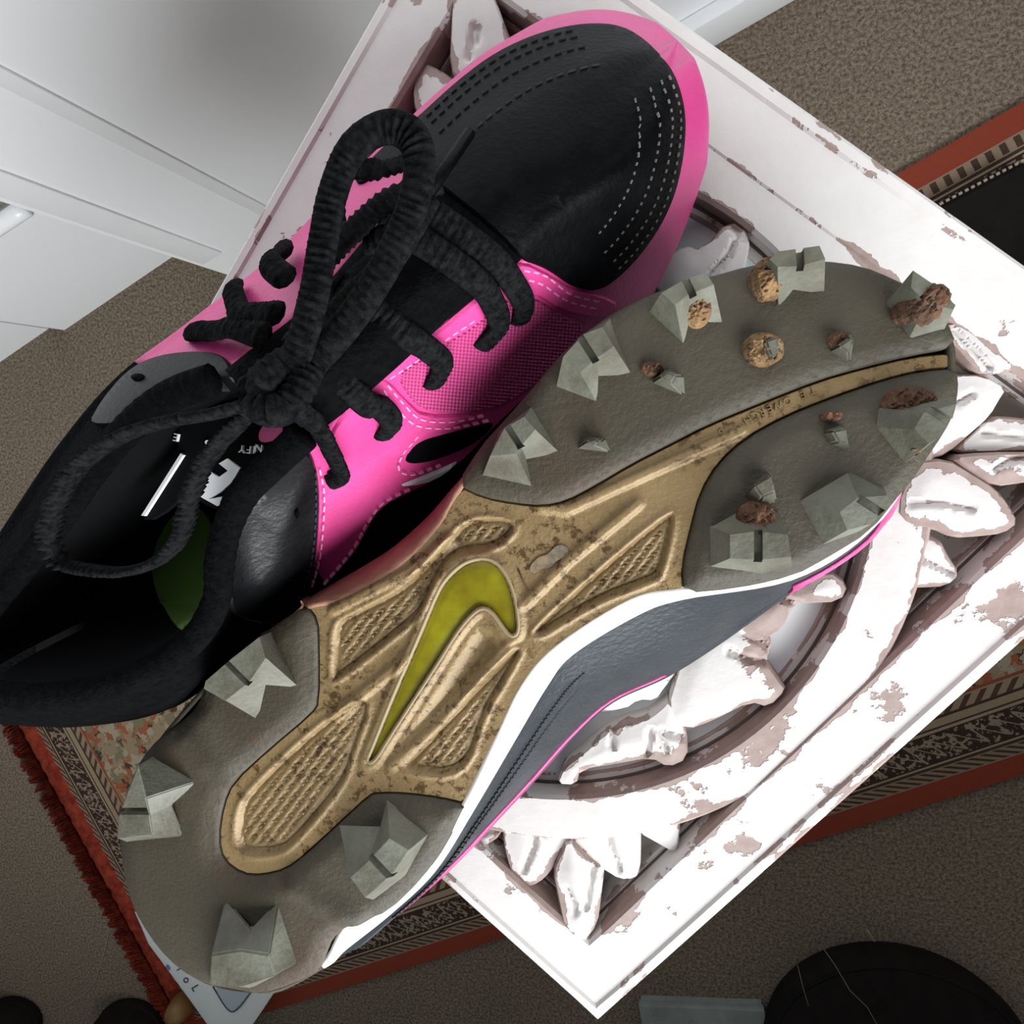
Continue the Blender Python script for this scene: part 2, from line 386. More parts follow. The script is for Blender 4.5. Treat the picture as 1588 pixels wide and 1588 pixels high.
def tube(name, pts, rad, material, parent=None, seg=8, loc=None, cap=True, flat=None, up=None, rthick=False):
    """sweep; flat=(half width, half thickness) sweeps an ellipse with its broad side facing `up`"""
    P = [np.array(p, float) for p in pts]; n = len(P); verts = []; faces = []
    for i in range(n):
        t = P[min(i + 1, n - 1)] - P[max(i - 1, 0)]; t /= max(np.linalg.norm(t), 1e-9)
        u = np.array((0, 0, 1.0)) if up is None else np.array(up[i] if isinstance(up, list) else up, float)
        s = np.cross(t, u); ns = np.linalg.norm(s)
        if ns < 1e-6: s = np.cross(t, (1, 0, 0)); ns = np.linalg.norm(s)
        s /= ns; u = np.cross(s, t)
        r = rad[i] if hasattr(rad, '__len__') else rad
        a, b_ = (r, r) if flat is None else (flat[0] * (1 if rthick else r), flat[1] * r)
        for k in range(seg):
            an = 2 * math.pi * k / seg
            verts.append(P[i] + s * a * math.cos(an) + u * b_ * math.sin(an))
    for i in range(n - 1):
        for k in range(seg):
            faces.append((i * seg + k, i * seg + (k + 1) % seg, (i + 1) * seg + (k + 1) % seg, (i + 1) * seg + k))
    if cap: faces += [tuple(range(seg)), tuple((n - 1) * seg + k for k in reversed(range(seg)))]
    return build(name, verts, faces, material, parent, smooth=True, loc=loc)

# ------------------------------------------------------------------ the setting: floor, walls, white furniture
FL = 0.0
v, f = box_vf(-0.1, 0, -0.06, 0, (1, 0), 2.6, 2.6)
o = build('floor', v, f, M['carpet']); tag(o, 'brown flecked carpet floor', kind='structure')
# room walls: the photograph only shows what stands before them
def wall(name, c, ax, half, z0, z1, th=0.05):
    v, f = box_vf(c[0], c[1], z0, z1, ax, half, th); return build(name, v, f, M['wallpaint'])
wd = np.array(WIN_DIR[:2]); wt = np.array((-wd[1], wd[0]))
wc = np.array(WIN_C[:2]) + wd * 0.17
vs, fs = [], []
def addbox(cx, cy, z0, z1, ax, hx, hy):
    v, f = box_vf(cx, cy, z0, z1, ax, hx, hy); k = len(vs); vs.extend(v); fs.extend([tuple(i + k for i in q) for q in f])
addbox(wc[0], wc[1], 0, 0.60, wt, 2.0, 0.06); addbox(wc[0], wc[1], 1.42, 2.4, wt, 2.0, 0.06)
for s in (-1, 1): addbox(wc[0] + s * wt[0] * 1.40, wc[1] + s * wt[1] * 1.40, 0.60, 1.42, wt, 0.55, 0.06)
o = build('wall_window', vs, fs, M['wallpaint'], recalc=False); tag(o, 'plain wall with the daylight window', kind='structure')
q = np.array(WIN_C[:2]) - wd * 0.09
v, f = box_vf(q[0], q[1], 0.575, 0.60, wt, 1.4, 0.185)  # unseen board, added to block window light from the near floor
o = build('shade_board_1', v, f, M['white']); tag(o, 'deep white board added below the window to shade the near floor', kind='structure'); bevel_mesh(o, 0.004)
# white tall cupboard (behind the table) and the white low unit with a door, both read from their floor lines
a0, a1 = UF(1095, 55), UF(1190, 0)
bdir = (a1 - a0)[:2]; bdir /= np.linalg.norm(bdir); bn = np.array((bdir[1], -bdir[0]))      # bn faces the table
pl = UF(417, 447)[:2]
ln = 1.15
cup = thing('tall_cupboard', (pl[0] + bdir[0] * ln / 2, pl[1] + bdir[1] * ln / 2, 0), 'tall white gloss cupboard front with faint vertical mouldings behind the carved table', 'cupboard')
c = pl + bdir * ln / 2 - bn * 0.02
v, f = box_vf(c[0], c[1], 0, 1.9, bdir, ln / 2, 0.02); build('body', v, f, M['white'], cup)
for s_, hw in ((0.018, 0.012), (0.10, 0.006), (0.40, 0.010), (0.46, 0.005), (0.80, 0.008)):
    c = pl + bdir * s_ + bn * 0.0012
    v, f = box_vf(c[0], c[1], 0.12, 1.85, bdir, hw, 0.0012); q = build('moulding', v, f, M['white'], cup); bevel_mesh(q, 0.001)
c = pl + bdir * ln / 2 + bn * 0.007
v, f = box_vf(c[0], c[1], 0.0, 0.05, bdir, ln / 2, 0.007); q = build('plinth', v, f, M['white'], cup); bevel_mesh(q, 0.003)
# low unit
A0, A1 = UF(100, 512)[:2], UF(275, 393)[:2]
ad = (A1 - A0); ad /= np.linalg.norm(ad); an = np.array((ad[1], -ad[0]))
unit = thing('white_cabinet', (A0[0], A0[1], 0), 'white cabinet front with a recessed door and pale bar handle at the left edge', 'cabinet')
c = A0 + ad * 0.17 - an * 0.1
v, f = box_vf(c[0], c[1], 0, 1.2, ad, 0.17, 0.1); build('side_panel', v, f, M['white'], unit)
P0, P1 = UF(0, 570)[:2], UF(75, 510)[:2]
c = P1 - ad * 0.35 - an * 0.12
v, f = box_vf(c[0], c[1], 0, 1.2, ad, 0.35, 0.12); build('base_panel', v, f, M['white'], unit)
# the door: corners read off the cabinet plane
q0 = np.array((A0[0], A0[1], 0)) + np.array((an[0], an[1], 0)) * 0.0
dz = [UP(67, 497, q0, (an[0], an[1], 0)), UP(235, 378, q0, (an[0], an[1], 0))]
zz = (dz[0][2] + dz[1][2]) / 2
s0 = (dz[0][:2] - A0) @ ad; s1 = (dz[1][:2] - A0) @ ad
c = A0 + ad * (s0 + 0.17) + an * 0.0025
v, f = box_vf(c[0], c[1], zz, 1.15, ad, 0.17, 0.0025); d_ = build('door', v, f, M['white'], unit)
c = A0 + ad * (s0 + 0.17) + an * 0.0008
v, f = box_vf(c[0], c[1], zz - 0.0016, zz, ad, 0.17, 0.0007); build('door_gap', v, f, M['dark_edge'], unit)
c = A0 + ad * (s0 - 0.0008) + an * 0.0008
v, f = box_vf(c[0], c[1], zz, 1.15, ad, 0.0008, 0.0007); build('door_gap', v, f, M['dark_edge'], unit)
hp = q0 + np.array((an[0], an[1], 0)) * 0.03
h0, h1 = UP(40, 322, hp, (an[0], an[1], 0)), UP(-60, 388, hp, (an[0], an[1], 0))
q = tube('handle', [h0 + (h1 - h0) * t for t in np.linspace(0, 1, 8)], 0.0075, M['white'], d_, seg=12); q['label'] = 'pale bar handle of the cabinet'
for t in (0.06, 0.9):
    a = h0 + (h1 - h0) * t; b_ = a - np.array((an[0], an[1], 0)) * 0.027
    tube('handle_post', [a, b_], 0.005, M['white'], d_)

# ------------------------------------------------------------------ rug with fringe
e0, e1 = UF(430, 1560)[:2], UF(1588, 1195)[:2]           # lower edge of the rug
g0, g1 = UF(40, 1138)[:2], UF(165, 1348)[:2]             # left edge (ridge of the fringe)
ex = (e1 - e0) / np.linalg.norm(e1 - e0); ey = np.array((-ex[1], ex[0]))
# corner: foot of the left edge on the lower edge line
gm = UF(121, 1275)[:2]
RUG_O = e0 + ex * ((gm - e0) @ ex)
top_pt = UF(1490, 215)[:2]
RUG_H = float((top_pt - RUG_O) @ ey); RUG_W = 1.55
M['rug'] = rug_material()
rug = thing('rug', (RUG_O[0], RUG_O[1], 0), 'patterned woven rug with dark scroll border and red fringe lying on the carpet', 'rug')
rug.rotation_euler = (0, 0, math.atan2(ex[1], ex[0]))
def rugbuild(name, verts, faces, mt):
    me = bpy.data.meshes.new(name); me.from_pydata(verts, [], faces); me.materials.append(mt)
    o = bpy.data.objects.new(name, me); COL.objects.link(o); o.parent = rug; return o
rugbuild('woven_field', [(0, 0, 0.0005), (RUG_W, 0, 0.0005), (RUG_W, RUG_H, 0.0005), (0, RUG_H, 0.0005), (0, 0, 0.006), (RUG_W, 0, 0.006), (RUG_W, RUG_H, 0.006), (0, RUG_H, 0.006)],
         [(3, 2, 1, 0), (4, 5, 6, 7), (0, 1, 5, 4), (1, 2, 6, 5), (2, 3, 7, 6), (3, 0, 4, 7)], M['rug'])
# braided ridge along the fringed edge and the wool tassels
vs, fs = [], []
yy = 0.0
rnd = random.Random(4)
while yy < RUG_H:
    L_ = rnd.uniform(0.034, 0.046); sk = rnd.uniform(-0.010, 0.010); wdt = rnd.uniform(0.0009, 0.0017)
    k = len(vs)
    for j, t in enumerate((0, 0.5, 1.0)):
        x_ = -L_ * t; z_ = 0.010 * (1 - t * 0.75) + 0.002 * math.sin(3 * t); ww = wdt * (1 - 0.35 * t)
        vs += [(x_, yy + sk * t * t - ww, z_ * 0.5), (x_, yy + sk * t * t, z_ + 0.001), (x_, yy + sk * t * t + ww, z_ * 0.5)]
    for j in range(2):
        b0 = k + 3 * j
        fs += [(b0, b0 + 3, b0 + 4, b0 + 1), (b0 + 1, b0 + 4, b0 + 5, b0 + 2), (b0, b0 + 2, b0 + 5, b0 + 3)]
    yy += rnd.uniform(0.0011, 0.0022)
o = rugbuild('fringe', vs, fs, M['fringe']); o['kind'] = 'stuff'; o['label'] = 'red wool fringe'
vs, fs = [], []
for i in range(90):
    y_ = RUG_H * i / 89; 
    for k in range(6):
        an_ = math.pi * k / 5; vs.append((0.012 + 0.015 * math.cos(an_) + 0.0015 * math.sin(i * 1.7), y_, 0.005 + (0.004 + 0.0012 * math.sin(i * 2.3)) * math.sin(an_)))
for i in range(89):
    for k in range(5): fs.append((i * 6 + k, i * 6 + k + 1, i * 6 + 7 + k, i * 6 + 6 + k))
o = rugbuild('edge_binding', vs, fs, M['fringe'])
for p in o.data.polygons: p.use_smooth = True

# ------------------------------------------------------------------ carved side table
SO = 0.1915; SI = 0.1610                         # |x|+|y| of the outer and inner frame edge
TH = 0.022                                       # thickness of the carved top
table = thing('carved_side_table', (0, 0, 0), 'square side table with carved openwork top in chipped white paint', 'table')
def tplane(z=0.0):
    return lambda x, y: (U(x, y, z), (0, 0, 1))
def world_slab(name, outer, inner, z1, z0, mt, parent, wear_in=True, bev=0.0012, ins=0.003, wk=0.8):
    """ring or polygon in world xy with top z1 and bottom z0 (relative to the table top)"""
    n = len(outer); vs = []; wear = []
    loops = [outer] + ([inner] if inner is not None else [])
    rings = []
    for li, lp in enumerate(loops):
        sgn = 1 if li == 0 else -1
        ip = offset_poly(lp, bev * sgn); ip2 = offset_poly(lp, ins * sgn)
        for pts_, z, w_ in ((lp, z0, 0.15), (lp, z1 - bev, 1.0), (ip, z1, 1.0), (ip2, z1, 0.10)):
            rings.append(len(vs)); vs += [(p[0], p[1], ZT + z) for p in pts_]; wear += [w_ * wk] * len(pts_)
    fs = []
    def strip(a, b_, n):
        for i in range(n): fs.append((a + i, a + (i + 1) % n, b_ + (i + 1) % n, b_ + i))
    for li in range(len(loops)):
        r = rings[li * 4: li * 4 + 4]
        for j in range(3): strip(r[j], r[j + 1], n)
    if inner is not None:
        strip(rings[3], rings[7], n); strip(rings[0], rings[4], n)
    else:
        fs.append(tuple(rings[3] + i for i in range(n))); fs.append(tuple(rings[0] + i for i in range(n)))
    o = build(name, vs, fs, mt, parent, wear=wear); sharpen(o, 30); return o
def square(s, per=24, r=0.0):
    c = [(0, s), (-s, 0), (0, -s), (s, 0)]
    return np.array([np.array(c[i]) + (np.array(c[(i + 1) % 4]) - np.array(c[i])) * j / per for i in range(4) for j in range(per)])
# outer frame: raised bead, flat board, lower inner ledge with a dark groove
world_slab('frame', square(SO), square(SI), 0, -TH, M['paint'], table)
world_slab('edge_bead', square(SO + 0.0005), square(SO - 0.0062), 0.0009, -0.012, M['paint'], table, ins=0.0022, wk=0.42)
world_slab('inner_ledge', square(SI + 0.002), square(SI - 0.0026), -0.0105, -TH - 0.002, M['paint'], table, bev=0.0005, ins=0.0012)
world_slab('dark_groove', square(SI + 0.001), square(SI - 0.0009), -0.0098, -0.0120, M['dark_edge'], table, bev=0.0002, ins=0.0005)
# the ring
RC = np.array((-0.0050, 0.0012)); RI, RO = 0.1062, 0.1232
def circ(r, n=120): return np.array([RC + r * np.array((math.cos(2 * math.pi * i / n), math.sin(2 * math.pi * i / n))) for i in range(n)])
world_slab('carved_ring', circ(RO), circ(RI), -0.0006, -TH, M['paint'], table)
world_slab('ring_ledge', circ(RI + 0.002), circ(RI - 0.0034), -0.0095, -TH - 0.002, M['paint'], table, bev=0.0005, ins=0.0012)
world_slab('dark_groove', circ(RI + 0.001), circ(RI - 0.0009), -0.0088, -0.0110, M['dark_edge'], table, bev=0.0002, ins=0.0005)
world_slab('backing_disc', circ(RI + 0.004), None, -0.0108, -0.0205, M['pale'], table, bev=0.0004)
def groove_hf(grooves, depth=0.0022, w=7.0, dome=0.0, poly=None):
    def hf(V):
        h = np.zeros(len(V))
        for g in grooves:
            a = np.array(g[:-1], float); b_ = np.array(g[1:], float)
            d = seg_dist(V, a, b_); h = np.minimum(h, -depth * (1 - np.clip(d / w, 0, 1)))
        if dome and poly is not None:
            s = np.maximum(sdist(V, poly), 0); h = h - dome * (1 - sstep(s, 0, 34))
        return h
    return hf
PETALS = []
def petal(poly, grooves=(), z=-0.001, dome=0.0008, parent=table, name='carved_petal', depth=0.0022, grid=4.5):
    g = []
    o = patch(name, poly, tplane(z), M['paint'], parent, 0.0, -(TH + z) , grid=grid, edge=7, hf=groove_hf([[(a[0], a[1]) for a in gr] for gr in grooves], depth, dome=dome, poly=np.array(chaikin(poly, 1))),
              bevel=0.0012, bw=3.5, rounding=1, wearw=16)
    PETALS.append(o); return o
# cluster at the near (bottom) corner
petal([(779, 1262), (777, 1300), (783, 1335), (793, 1364), (811, 1383), (834, 1375), (852, 1358), (868, 1330), (884, 1306), (892, 1262), (840, 1246)], [[(812, 1350), (826, 1315), (832, 1275)], [(847, 1268), (846, 1290)]])
petal([(884, 1306), (900, 1326), (916, 1342), (936, 1354), (960, 1369), (984, 1368), (993, 1356), (993, 1300), (982, 1250), (930, 1246), (888, 1264)], [[(938, 1268), (944, 1310), (960, 1350)]])
petal([(880, 1304), (866, 1330), (855, 1356), (864, 1402), (873, 1444), (903, 1471), (926, 1440), (931, 1400), (935, 1354), (916, 1340), (900, 1322)], [[(878, 1382), (890, 1405), (892, 1416)], [(908, 1410), (914, 1370), (918, 1350)]], z=0.0012, dome=0.0012)
petal([(731, 1303), (748, 1319), (776, 1300), (786, 1268), (790, 1240), (756, 1262)], [[(744, 1296), (770, 1286)]], z=-0.002)
petal([(990, 1296), (1016, 1311), (1046, 1328), (1055, 1310), (1054, 1236), (1010, 1246), (984, 1256)], [], z=-0.003)
# cluster at the right corner
petal([(1440, 520), (1466, 502), (1492, 497), (1516, 510), (1550, 540), (1583, 572), (1552, 580), (1517, 578), (1494, 552), (1474, 530)], [[(1482, 512), (1510, 540), (1540, 570)]], z=0.001, dome=0.0012)
petal([(1420, 600), (1484, 580), (1528, 580), (1566, 602), (1552, 624), (1541, 644), (1508, 674), (1474, 704), (1440, 716), (1400, 716), (1390, 650)], [[(1486, 624), (1508, 612)]])
petal([(1474, 704), (1500, 680), (1541, 645), (1580, 647), (1640, 655), (1700, 680), (1640, 700), (1560, 702)], [[(1528, 672), (1560, 676), (1620, 682)]], z=-0.002)
petal([(1474, 708), (1540, 702), (1620, 702), (1690, 706), (1640, 742), (1590, 750), (1547, 756), (1510, 735)], [[(1546, 728), (1570, 714), (1600, 708)]], z=0.001)
petal([(1420, 716), (1472, 711), (1510, 733), (1547, 757), (1568, 782), (1584, 812), (1562, 829), (1520, 834), (1480, 836), (1452, 822), (1412, 818), (1388, 790)], [[(1414, 779), (1460, 779), (1508, 789)]], z=0.0006)
petal([(1395, 800), (1420, 820), (1461, 836), (1472, 860), (1494, 892), (1472, 912), (1430, 914), (1381, 914), (1370, 860)], [[(1404, 860), (1440, 870), (1478, 890)], [(1412, 823), (1440, 828), (1462, 836)]])
# cluster at the far (top) corner
petal([(700, -30), (697, 30), (694, 103), (712, 126), (740, 128), (775, 100), (796, 72), (779, 30), (758, -30), (738, -90), (716, -90)], [[(742, 42), (738, 66)], [(734, 40), (726, 90)]], z=0.001)
petal([(655, 92), (680, 104), (712, 126), (722, 150), (700, 190), (648, 190), (636, 150), (640, 116)], [], z=-0.002)
petal([(596, 250), (640, 190), (660, 180), (680, 230), (620, 300), (585, 300)], [], z=-0.003)
# rosette inside the ring
petal([(1120, 930), (1180, 925), (1241, 913), (1284, 882), (1319, 908), (1306, 936), (1246, 938), (1228, 946), (1218, 976), (1180, 1000), (1100, 1000)], [[(1216, 930), (1248, 942)]])
petal([(1060, 1010), (1120, 960), (1170, 962), (1194, 982), (1200, 1008), (1188, 1026), (1211, 1058), (1222, 1072), (1194, 1101), (1164, 1092), (1110, 1120), (1064, 1137), (1030, 1110)], [[(1156, 982), (1180, 996), (1196, 1012)], [(1130, 1010), (1160, 1024), (1188, 1028)]])
petal([(1040, 1085), (1066, 1137), (1067, 1181), (1036, 1195), (1010, 1179), (960, 1188), (898, 1198), (893, 1222), (861, 1220), (872, 1192), (900, 1172), (935, 1140), (968, 1124), (1000, 1118), (1020, 1104)],
      [[(1010, 1132), (1006, 1152), (1003, 1170)], [(1018, 1136), (1034, 1162)], [(1028, 1136), (1064, 1147)], [(946, 1140), (950, 1160)]])
petal([(900, 1110), (968, 1104), (990, 1088), (1016, 1090), (1030, 1070), (1070, 1020), (1000, 1000), (920, 1040), (880, 1100)], [])
petal([(1030, 400), (1060, 378), (1090, 385), (1131, 337), (1166, 362), (1160, 400), (1148, 440), (1100, 470), (1040, 470), (1010, 440)], [[(1100, 428), (1130, 394), (1140, 372)], [(1136, 352), (1148, 368), (1164, 370)]])
# hidden arms of the rosette, continued under the shoes by symmetry
def arm(a, r0, r1, w_):
    ca, sa = math.cos(a), math.sin(a); o_ = []
    for t, s in ((0, .5), (.5, 1), (.8, .8), (1, .35), (1, -.35), (.8, -.8), (.5, -1), (0, -.5)):
        r = r0 + (r1 - r0) * t; o_.append(RC + np.array((ca * r - sa * s * w_, sa * r + ca * s * w_)))
    return np.array(o_)
for a in (100, 145, 190, 235, 10):
    world_slab('carved_petal', np.array(resample(chaikin(arm(R(a), 0.02, RI + 0.002, 0.022), 1), 0.006)), None, -0.004, -TH, M['paint'], table)
world_slab('rosette_centre', circ(0.034, 40), None, -0.001, -TH, M['paint'], table)
# left corner cluster
for a, r0, r1, w_ in ((180, 0.120, 0.150, 0.014), (168, 0.118, 0.142, 0.012), (192, 0.118, 0.142, 0.012)):
    world_slab('carved_petal', np.array(resample(chaikin(arm(R(a), r0, r1, w_), 1), 0.006)), None, -0.002, -TH, M['paint'], table)
# apron and legs below the top
for i in range(4):
    a = R(45 + 90 * i); c = np.array((math.cos(a), math.sin(a))) * (SO / math.sqrt(2) - 0.016)
    v, f = box_vf(c[0], c[1], ZT - 0.075, ZT - TH - 0.001, (-math.sin(a), math.cos(a)), SO / math.sqrt(2) - 0.030, 0.007)
    build('apron', v, f, M['paint'], table, wear=[0.2] * 8)
for i in range(4):
    a = R(90 * i); c = np.array((math.cos(a), math.sin(a))) * (SO - 0.030)
    v, f = box_vf(c[0], c[1], 0.0065, ZT - TH - 0.001, (math.cos(R(45)), math.sin(R(45))), 0.014, 0.014)
    q = build('leg', v, f, M['paint'], table, wear=[0.3] * 8)

# ------------------------------------------------------------------ upturned shoe: sole facing up
HEEL2 = U(300, 1420, 0.05)[:2]; TOE2 = U(1478, 575, 0.045)[:2]
AX2 = (TOE2 - HEEL2); LEN2 = np.linalg.norm(AX2); AX2 = AX2 / LEN2; SX2 = np.array((AX2[1], -AX2[0]))   # SX2 points to the lower right
def zs(x, y):                                  # the sole's own height field (toe spring and slight roll)
    q = np.array((x, y)) - HEEL2; t = (q @ AX2) / LEN2; s = q @ SX2
    z = 0.052 + 0.02 * s
    z -= 0.010 * max(0.0, (t - 0.70) / 0.30) ** 2
    z -= 0.006 * max(0.0, (0.22 - t) / 0.30) ** 2
    return z
def sole(px, py, h=0.0):                       # pixel -> point h above the sole surface
    z = 0.05 + h
    for _ in range(7):
        p = U(px, py, z); z = zs(p[0], p[1]) + h
    return U(px, py, z)
def sole_n(x, y):
    e = 0.002
    return np.array(Vector((-(zs(x + e, y) - zs(x - e, y)) / (2 * e), -(zs(x, y + e) - zs(x, y - e)) / (2 * e), 1)).normalized())
def ssurf(px, py):
    p = sole(px, py); return p, sole_n(p[0], p[1])
sc = (HEEL2 + TOE2) / 2
shoe2 = thing('studded_shoe', (sc[0], sc[1], ZT), 'upturned studded sports shoe showing its muddy gold and olive sole', 'shoe')
GOLD = [(1480, 547), (1409, 554), (1331, 573), (1268, 591), (1189, 622), (1094, 661), (1040, 689), (979, 720), (922, 754), (880, 776), (845, 784), (800, 780), (752, 771), (711, 752),
        (677, 813), (620, 873), (544, 922), (476, 937), (493, 960), (495, 1000), (495, 1088), (484, 1105), (416, 1162), (363, 1211), (348, 1245), (340, 1298), (348, 1332), (378, 1354),
        (408, 1356), (446, 1347), (476, 1324), (529, 1275), (575, 1232), (588, 1229), (627, 1229), (683, 1236), (726, 1246), (748, 1202), (774, 1146), (812, 1066), (853, 1015), (910, 972), (979, 934),
        (1050, 915), (1060, 916), (1058, 878), (1071, 821), (1086, 764), (1113, 719), (1154, 681), (1215, 647), (1290, 617), (1366, 591), (1422, 577), (1480, 571)]
HEELP = [(476, 938), (493, 962), (495, 1000), (495, 1088), (484, 1105), (416, 1162), (363, 1211), (348, 1245), (340, 1298), (348, 1332), (378, 1354), (408, 1356), (446, 1347), (476, 1324), (529, 1275),
         (575, 1232), (588, 1229), (627, 1229), (683, 1236), (724, 1246), (717, 1257), (695, 1307), (656, 1361), (604, 1411), (568, 1423), (541, 1432), (518, 1452), (509, 1475), (500, 1500),
         (457, 1522), (407, 1538), (366, 1530), (325, 1524), (282, 1500), (248, 1466), (221, 1425), (207, 1395), (194, 1350), (192, 1309), (196, 1260), (204, 1215), (222, 1175), (250, 1142), (285, 1118), (310, 1093),
         (324, 1056), (365, 1018), (405, 985), (446, 957)]
FOREL = [(711, 750), (748, 692), (779, 658), (813, 620), (862, 560), (905, 520), (950, 488), (1000, 462), (1050, 445), (1110, 430), (1154, 417), (1205, 409), (1270, 408), (1331, 416), (1378, 435), (1425, 460),
         (1462, 500), (1478, 540), (1409, 553), (1331, 572), (1268, 590), (1189, 621), (1094, 660), (1040, 688), (979, 719), (922, 753), (880, 775), (845, 783), (800, 779), (752, 770)]
FORER = [(1480, 573), (1422, 578), (1366, 592), (1290, 618), (1215, 648), (1154, 682), (1113, 720), (1086, 765), (1071, 821), (1058, 878), (1060, 919), (1139, 912), (1230, 893), (1283, 863), (1347, 825), (1396, 764),
         (1420, 734), (1454, 679), (1476, 640), (1483, 605)]
SWOOSH = [(570, 1182), (578, 1164), (612, 1078), (649, 994), (680, 919), (692, 900), (714, 878), (737, 868), (760, 868), (779, 883), (794, 915), (801, 949), (803, 980), (793, 986), (779, 968), (764, 946), (748, 939),
          (730, 951), (707, 979), (677, 1028), (642, 1081), (600, 1146), (581, 1178)]
REC = [[(730, 801), (809, 809), (771, 850), (722, 852), (692, 869), (673, 903), (654, 948), (630, 970), (527, 1051), (517, 1052), (520, 968), (545, 953), (620, 916), (660, 880), (692, 843)],
       [(584, 1066), (544, 1177), (533, 1215), (453, 1309), (432, 1320), (387, 1324), (367, 1309), (371, 1258), (386, 1229), (491, 1128)],
       [(623, 1193), (642, 1172), (793, 1012), (812, 1002), (778, 1062), (751, 1104), (721, 1202)],
       [(824, 977), (1038, 791), (1045, 806), (1024, 892), (1010, 899), (937, 926), (880, 958), (838, 985)]]
RIDGE = [[(521, 1112), (560, 1078), (630, 1022)], [(790, 1000), (640, 1150), (610, 1185)], [(700, 836), (640, 884), (520, 945)], [(990, 780), (880, 870), (815, 935)], [(840, 786), (880, 790), (1010, 730), (1150, 668)]]
def gold_hf(V):
    h = np.zeros(len(V))
    for rc in REC:
        pl = np.array(chaikin(rc, 2)); s = sdist(V, pl)
        wall_ = sstep(s, -1.0, 4.0); h -= 0.0011 * wall_
        h -= 0.0004 * np.exp(-((s - 5) / 2.5) ** 2)                       # moulded line round the panel
        h += 0.0005 * np.exp(-((s + 5) / 4.0) ** 2)
        u = (V[:, 0] * 0.80 + V[:, 1] * 0.60); w_ = (V[:, 0] * 0.35 - V[:, 1] * 0.94)
        dia = np.maximum(np.abs(np.sin(u * math.pi / 13.0)), np.abs(np.sin(w_ * math.pi / 8.5)))
        h += (dia - 0.8) * 0.0011 * sstep(s, 9, 14)
    for rg in RIDGE:
        a = np.array(rg, float); d = seg_dist(V, a[:-1], a[1:]); h += 0.0011 * (1 - sstep(d, 3, 13))
    pl = np.array(chaikin(SWOOSH, 2)); s = sdist(V, pl)
    h += 0.0010 * (1 - sstep(np.abs(s + 5), 2, 12)) * (s < 3); h -= 0.0016 * sstep(s, 0, 4)
    # scooped hollow beside the hook
    hol = np.array([(742, 975), (700, 1040), (640, 1130), (610, 1175), (690, 1120), (770, 1010), (765, 985)], float)
    h -= 0.0016 * sstep(sdist(V, hol), -6, 16)
    return h
gold = patch('shank_plate', GOLD, ssurf, M['gold'], shoe2, 0.0006, -0.006, grid=3.0, edge=5, hf=gold_hf, bevel=0.0008, bw=3, rounding=1, jit=0.0)
gold['label'] = 'dirty gold moulded midfoot plate'
sw = patch('swoosh_mark', SWOOSH, ssurf, M['lime'], gold, 0.0002, -0.001, grid=6, edge=4, bevel=0.0008, bw=3.0, rounding=2, hf=lambda V: 0.0005 * sstep(sdist(V, np.array(chaikin(SWOOSH, 2))), 2, 14))
sw['label'] = 'yellow-green hooked emblem'
rim = chaikin(SWOOSH, 2)
rp_ = [sole(*p, 0.0012) for p in resample([(a + (a - np.array((690, 1000))) * 0.0) for a in offset_poly(np.array(rim), -2.5)], 6)]
tube('emblem_rim', rp_ + [rp_[0]], 0.0006, M['rim'], gold, seg=6)
def heel_hf(V):
    h = np.zeros(len(V))
    for a, b_, k, w_ in (((466, 1359), (560, 1420), 0.0022, 26), ((325, 1113), (366, 1200), 0.0015, 30), ((330, 1180), (300, 1140), 0.0015, 24)):
        d = seg_dist(V, np.array([a], float), np.array([b_], float)); h += k * (1 - sstep(d, 0, w_))
    s = sdist(V, np.array(chaikin(HEELP, 1))); h -= 0.0016 * (1 - sstep(s, 0, 26))
    return h
def edge_hf(poly, k=0.0016, w_=24):
    def hf(V):
        s = sdist(V, np.array(chaikin(poly, 1))); return -k * (1 - sstep(s, 0, w_))
    return hf
for nm, pl, hf in (('heel_plate', HEELP, heel_hf), ('forefoot_plate', FOREL, edge_hf(FOREL, 0.0010)), ('forefoot_plate', FORER, edge_hf(FORER, 0.0016, 30))):
    patch(nm, pl, ssurf, M['rubber'], shoe2, 0.0030, -0.006, grid=9, edge=6, hf=hf, bevel=0.0006, bw=3, rounding=1)

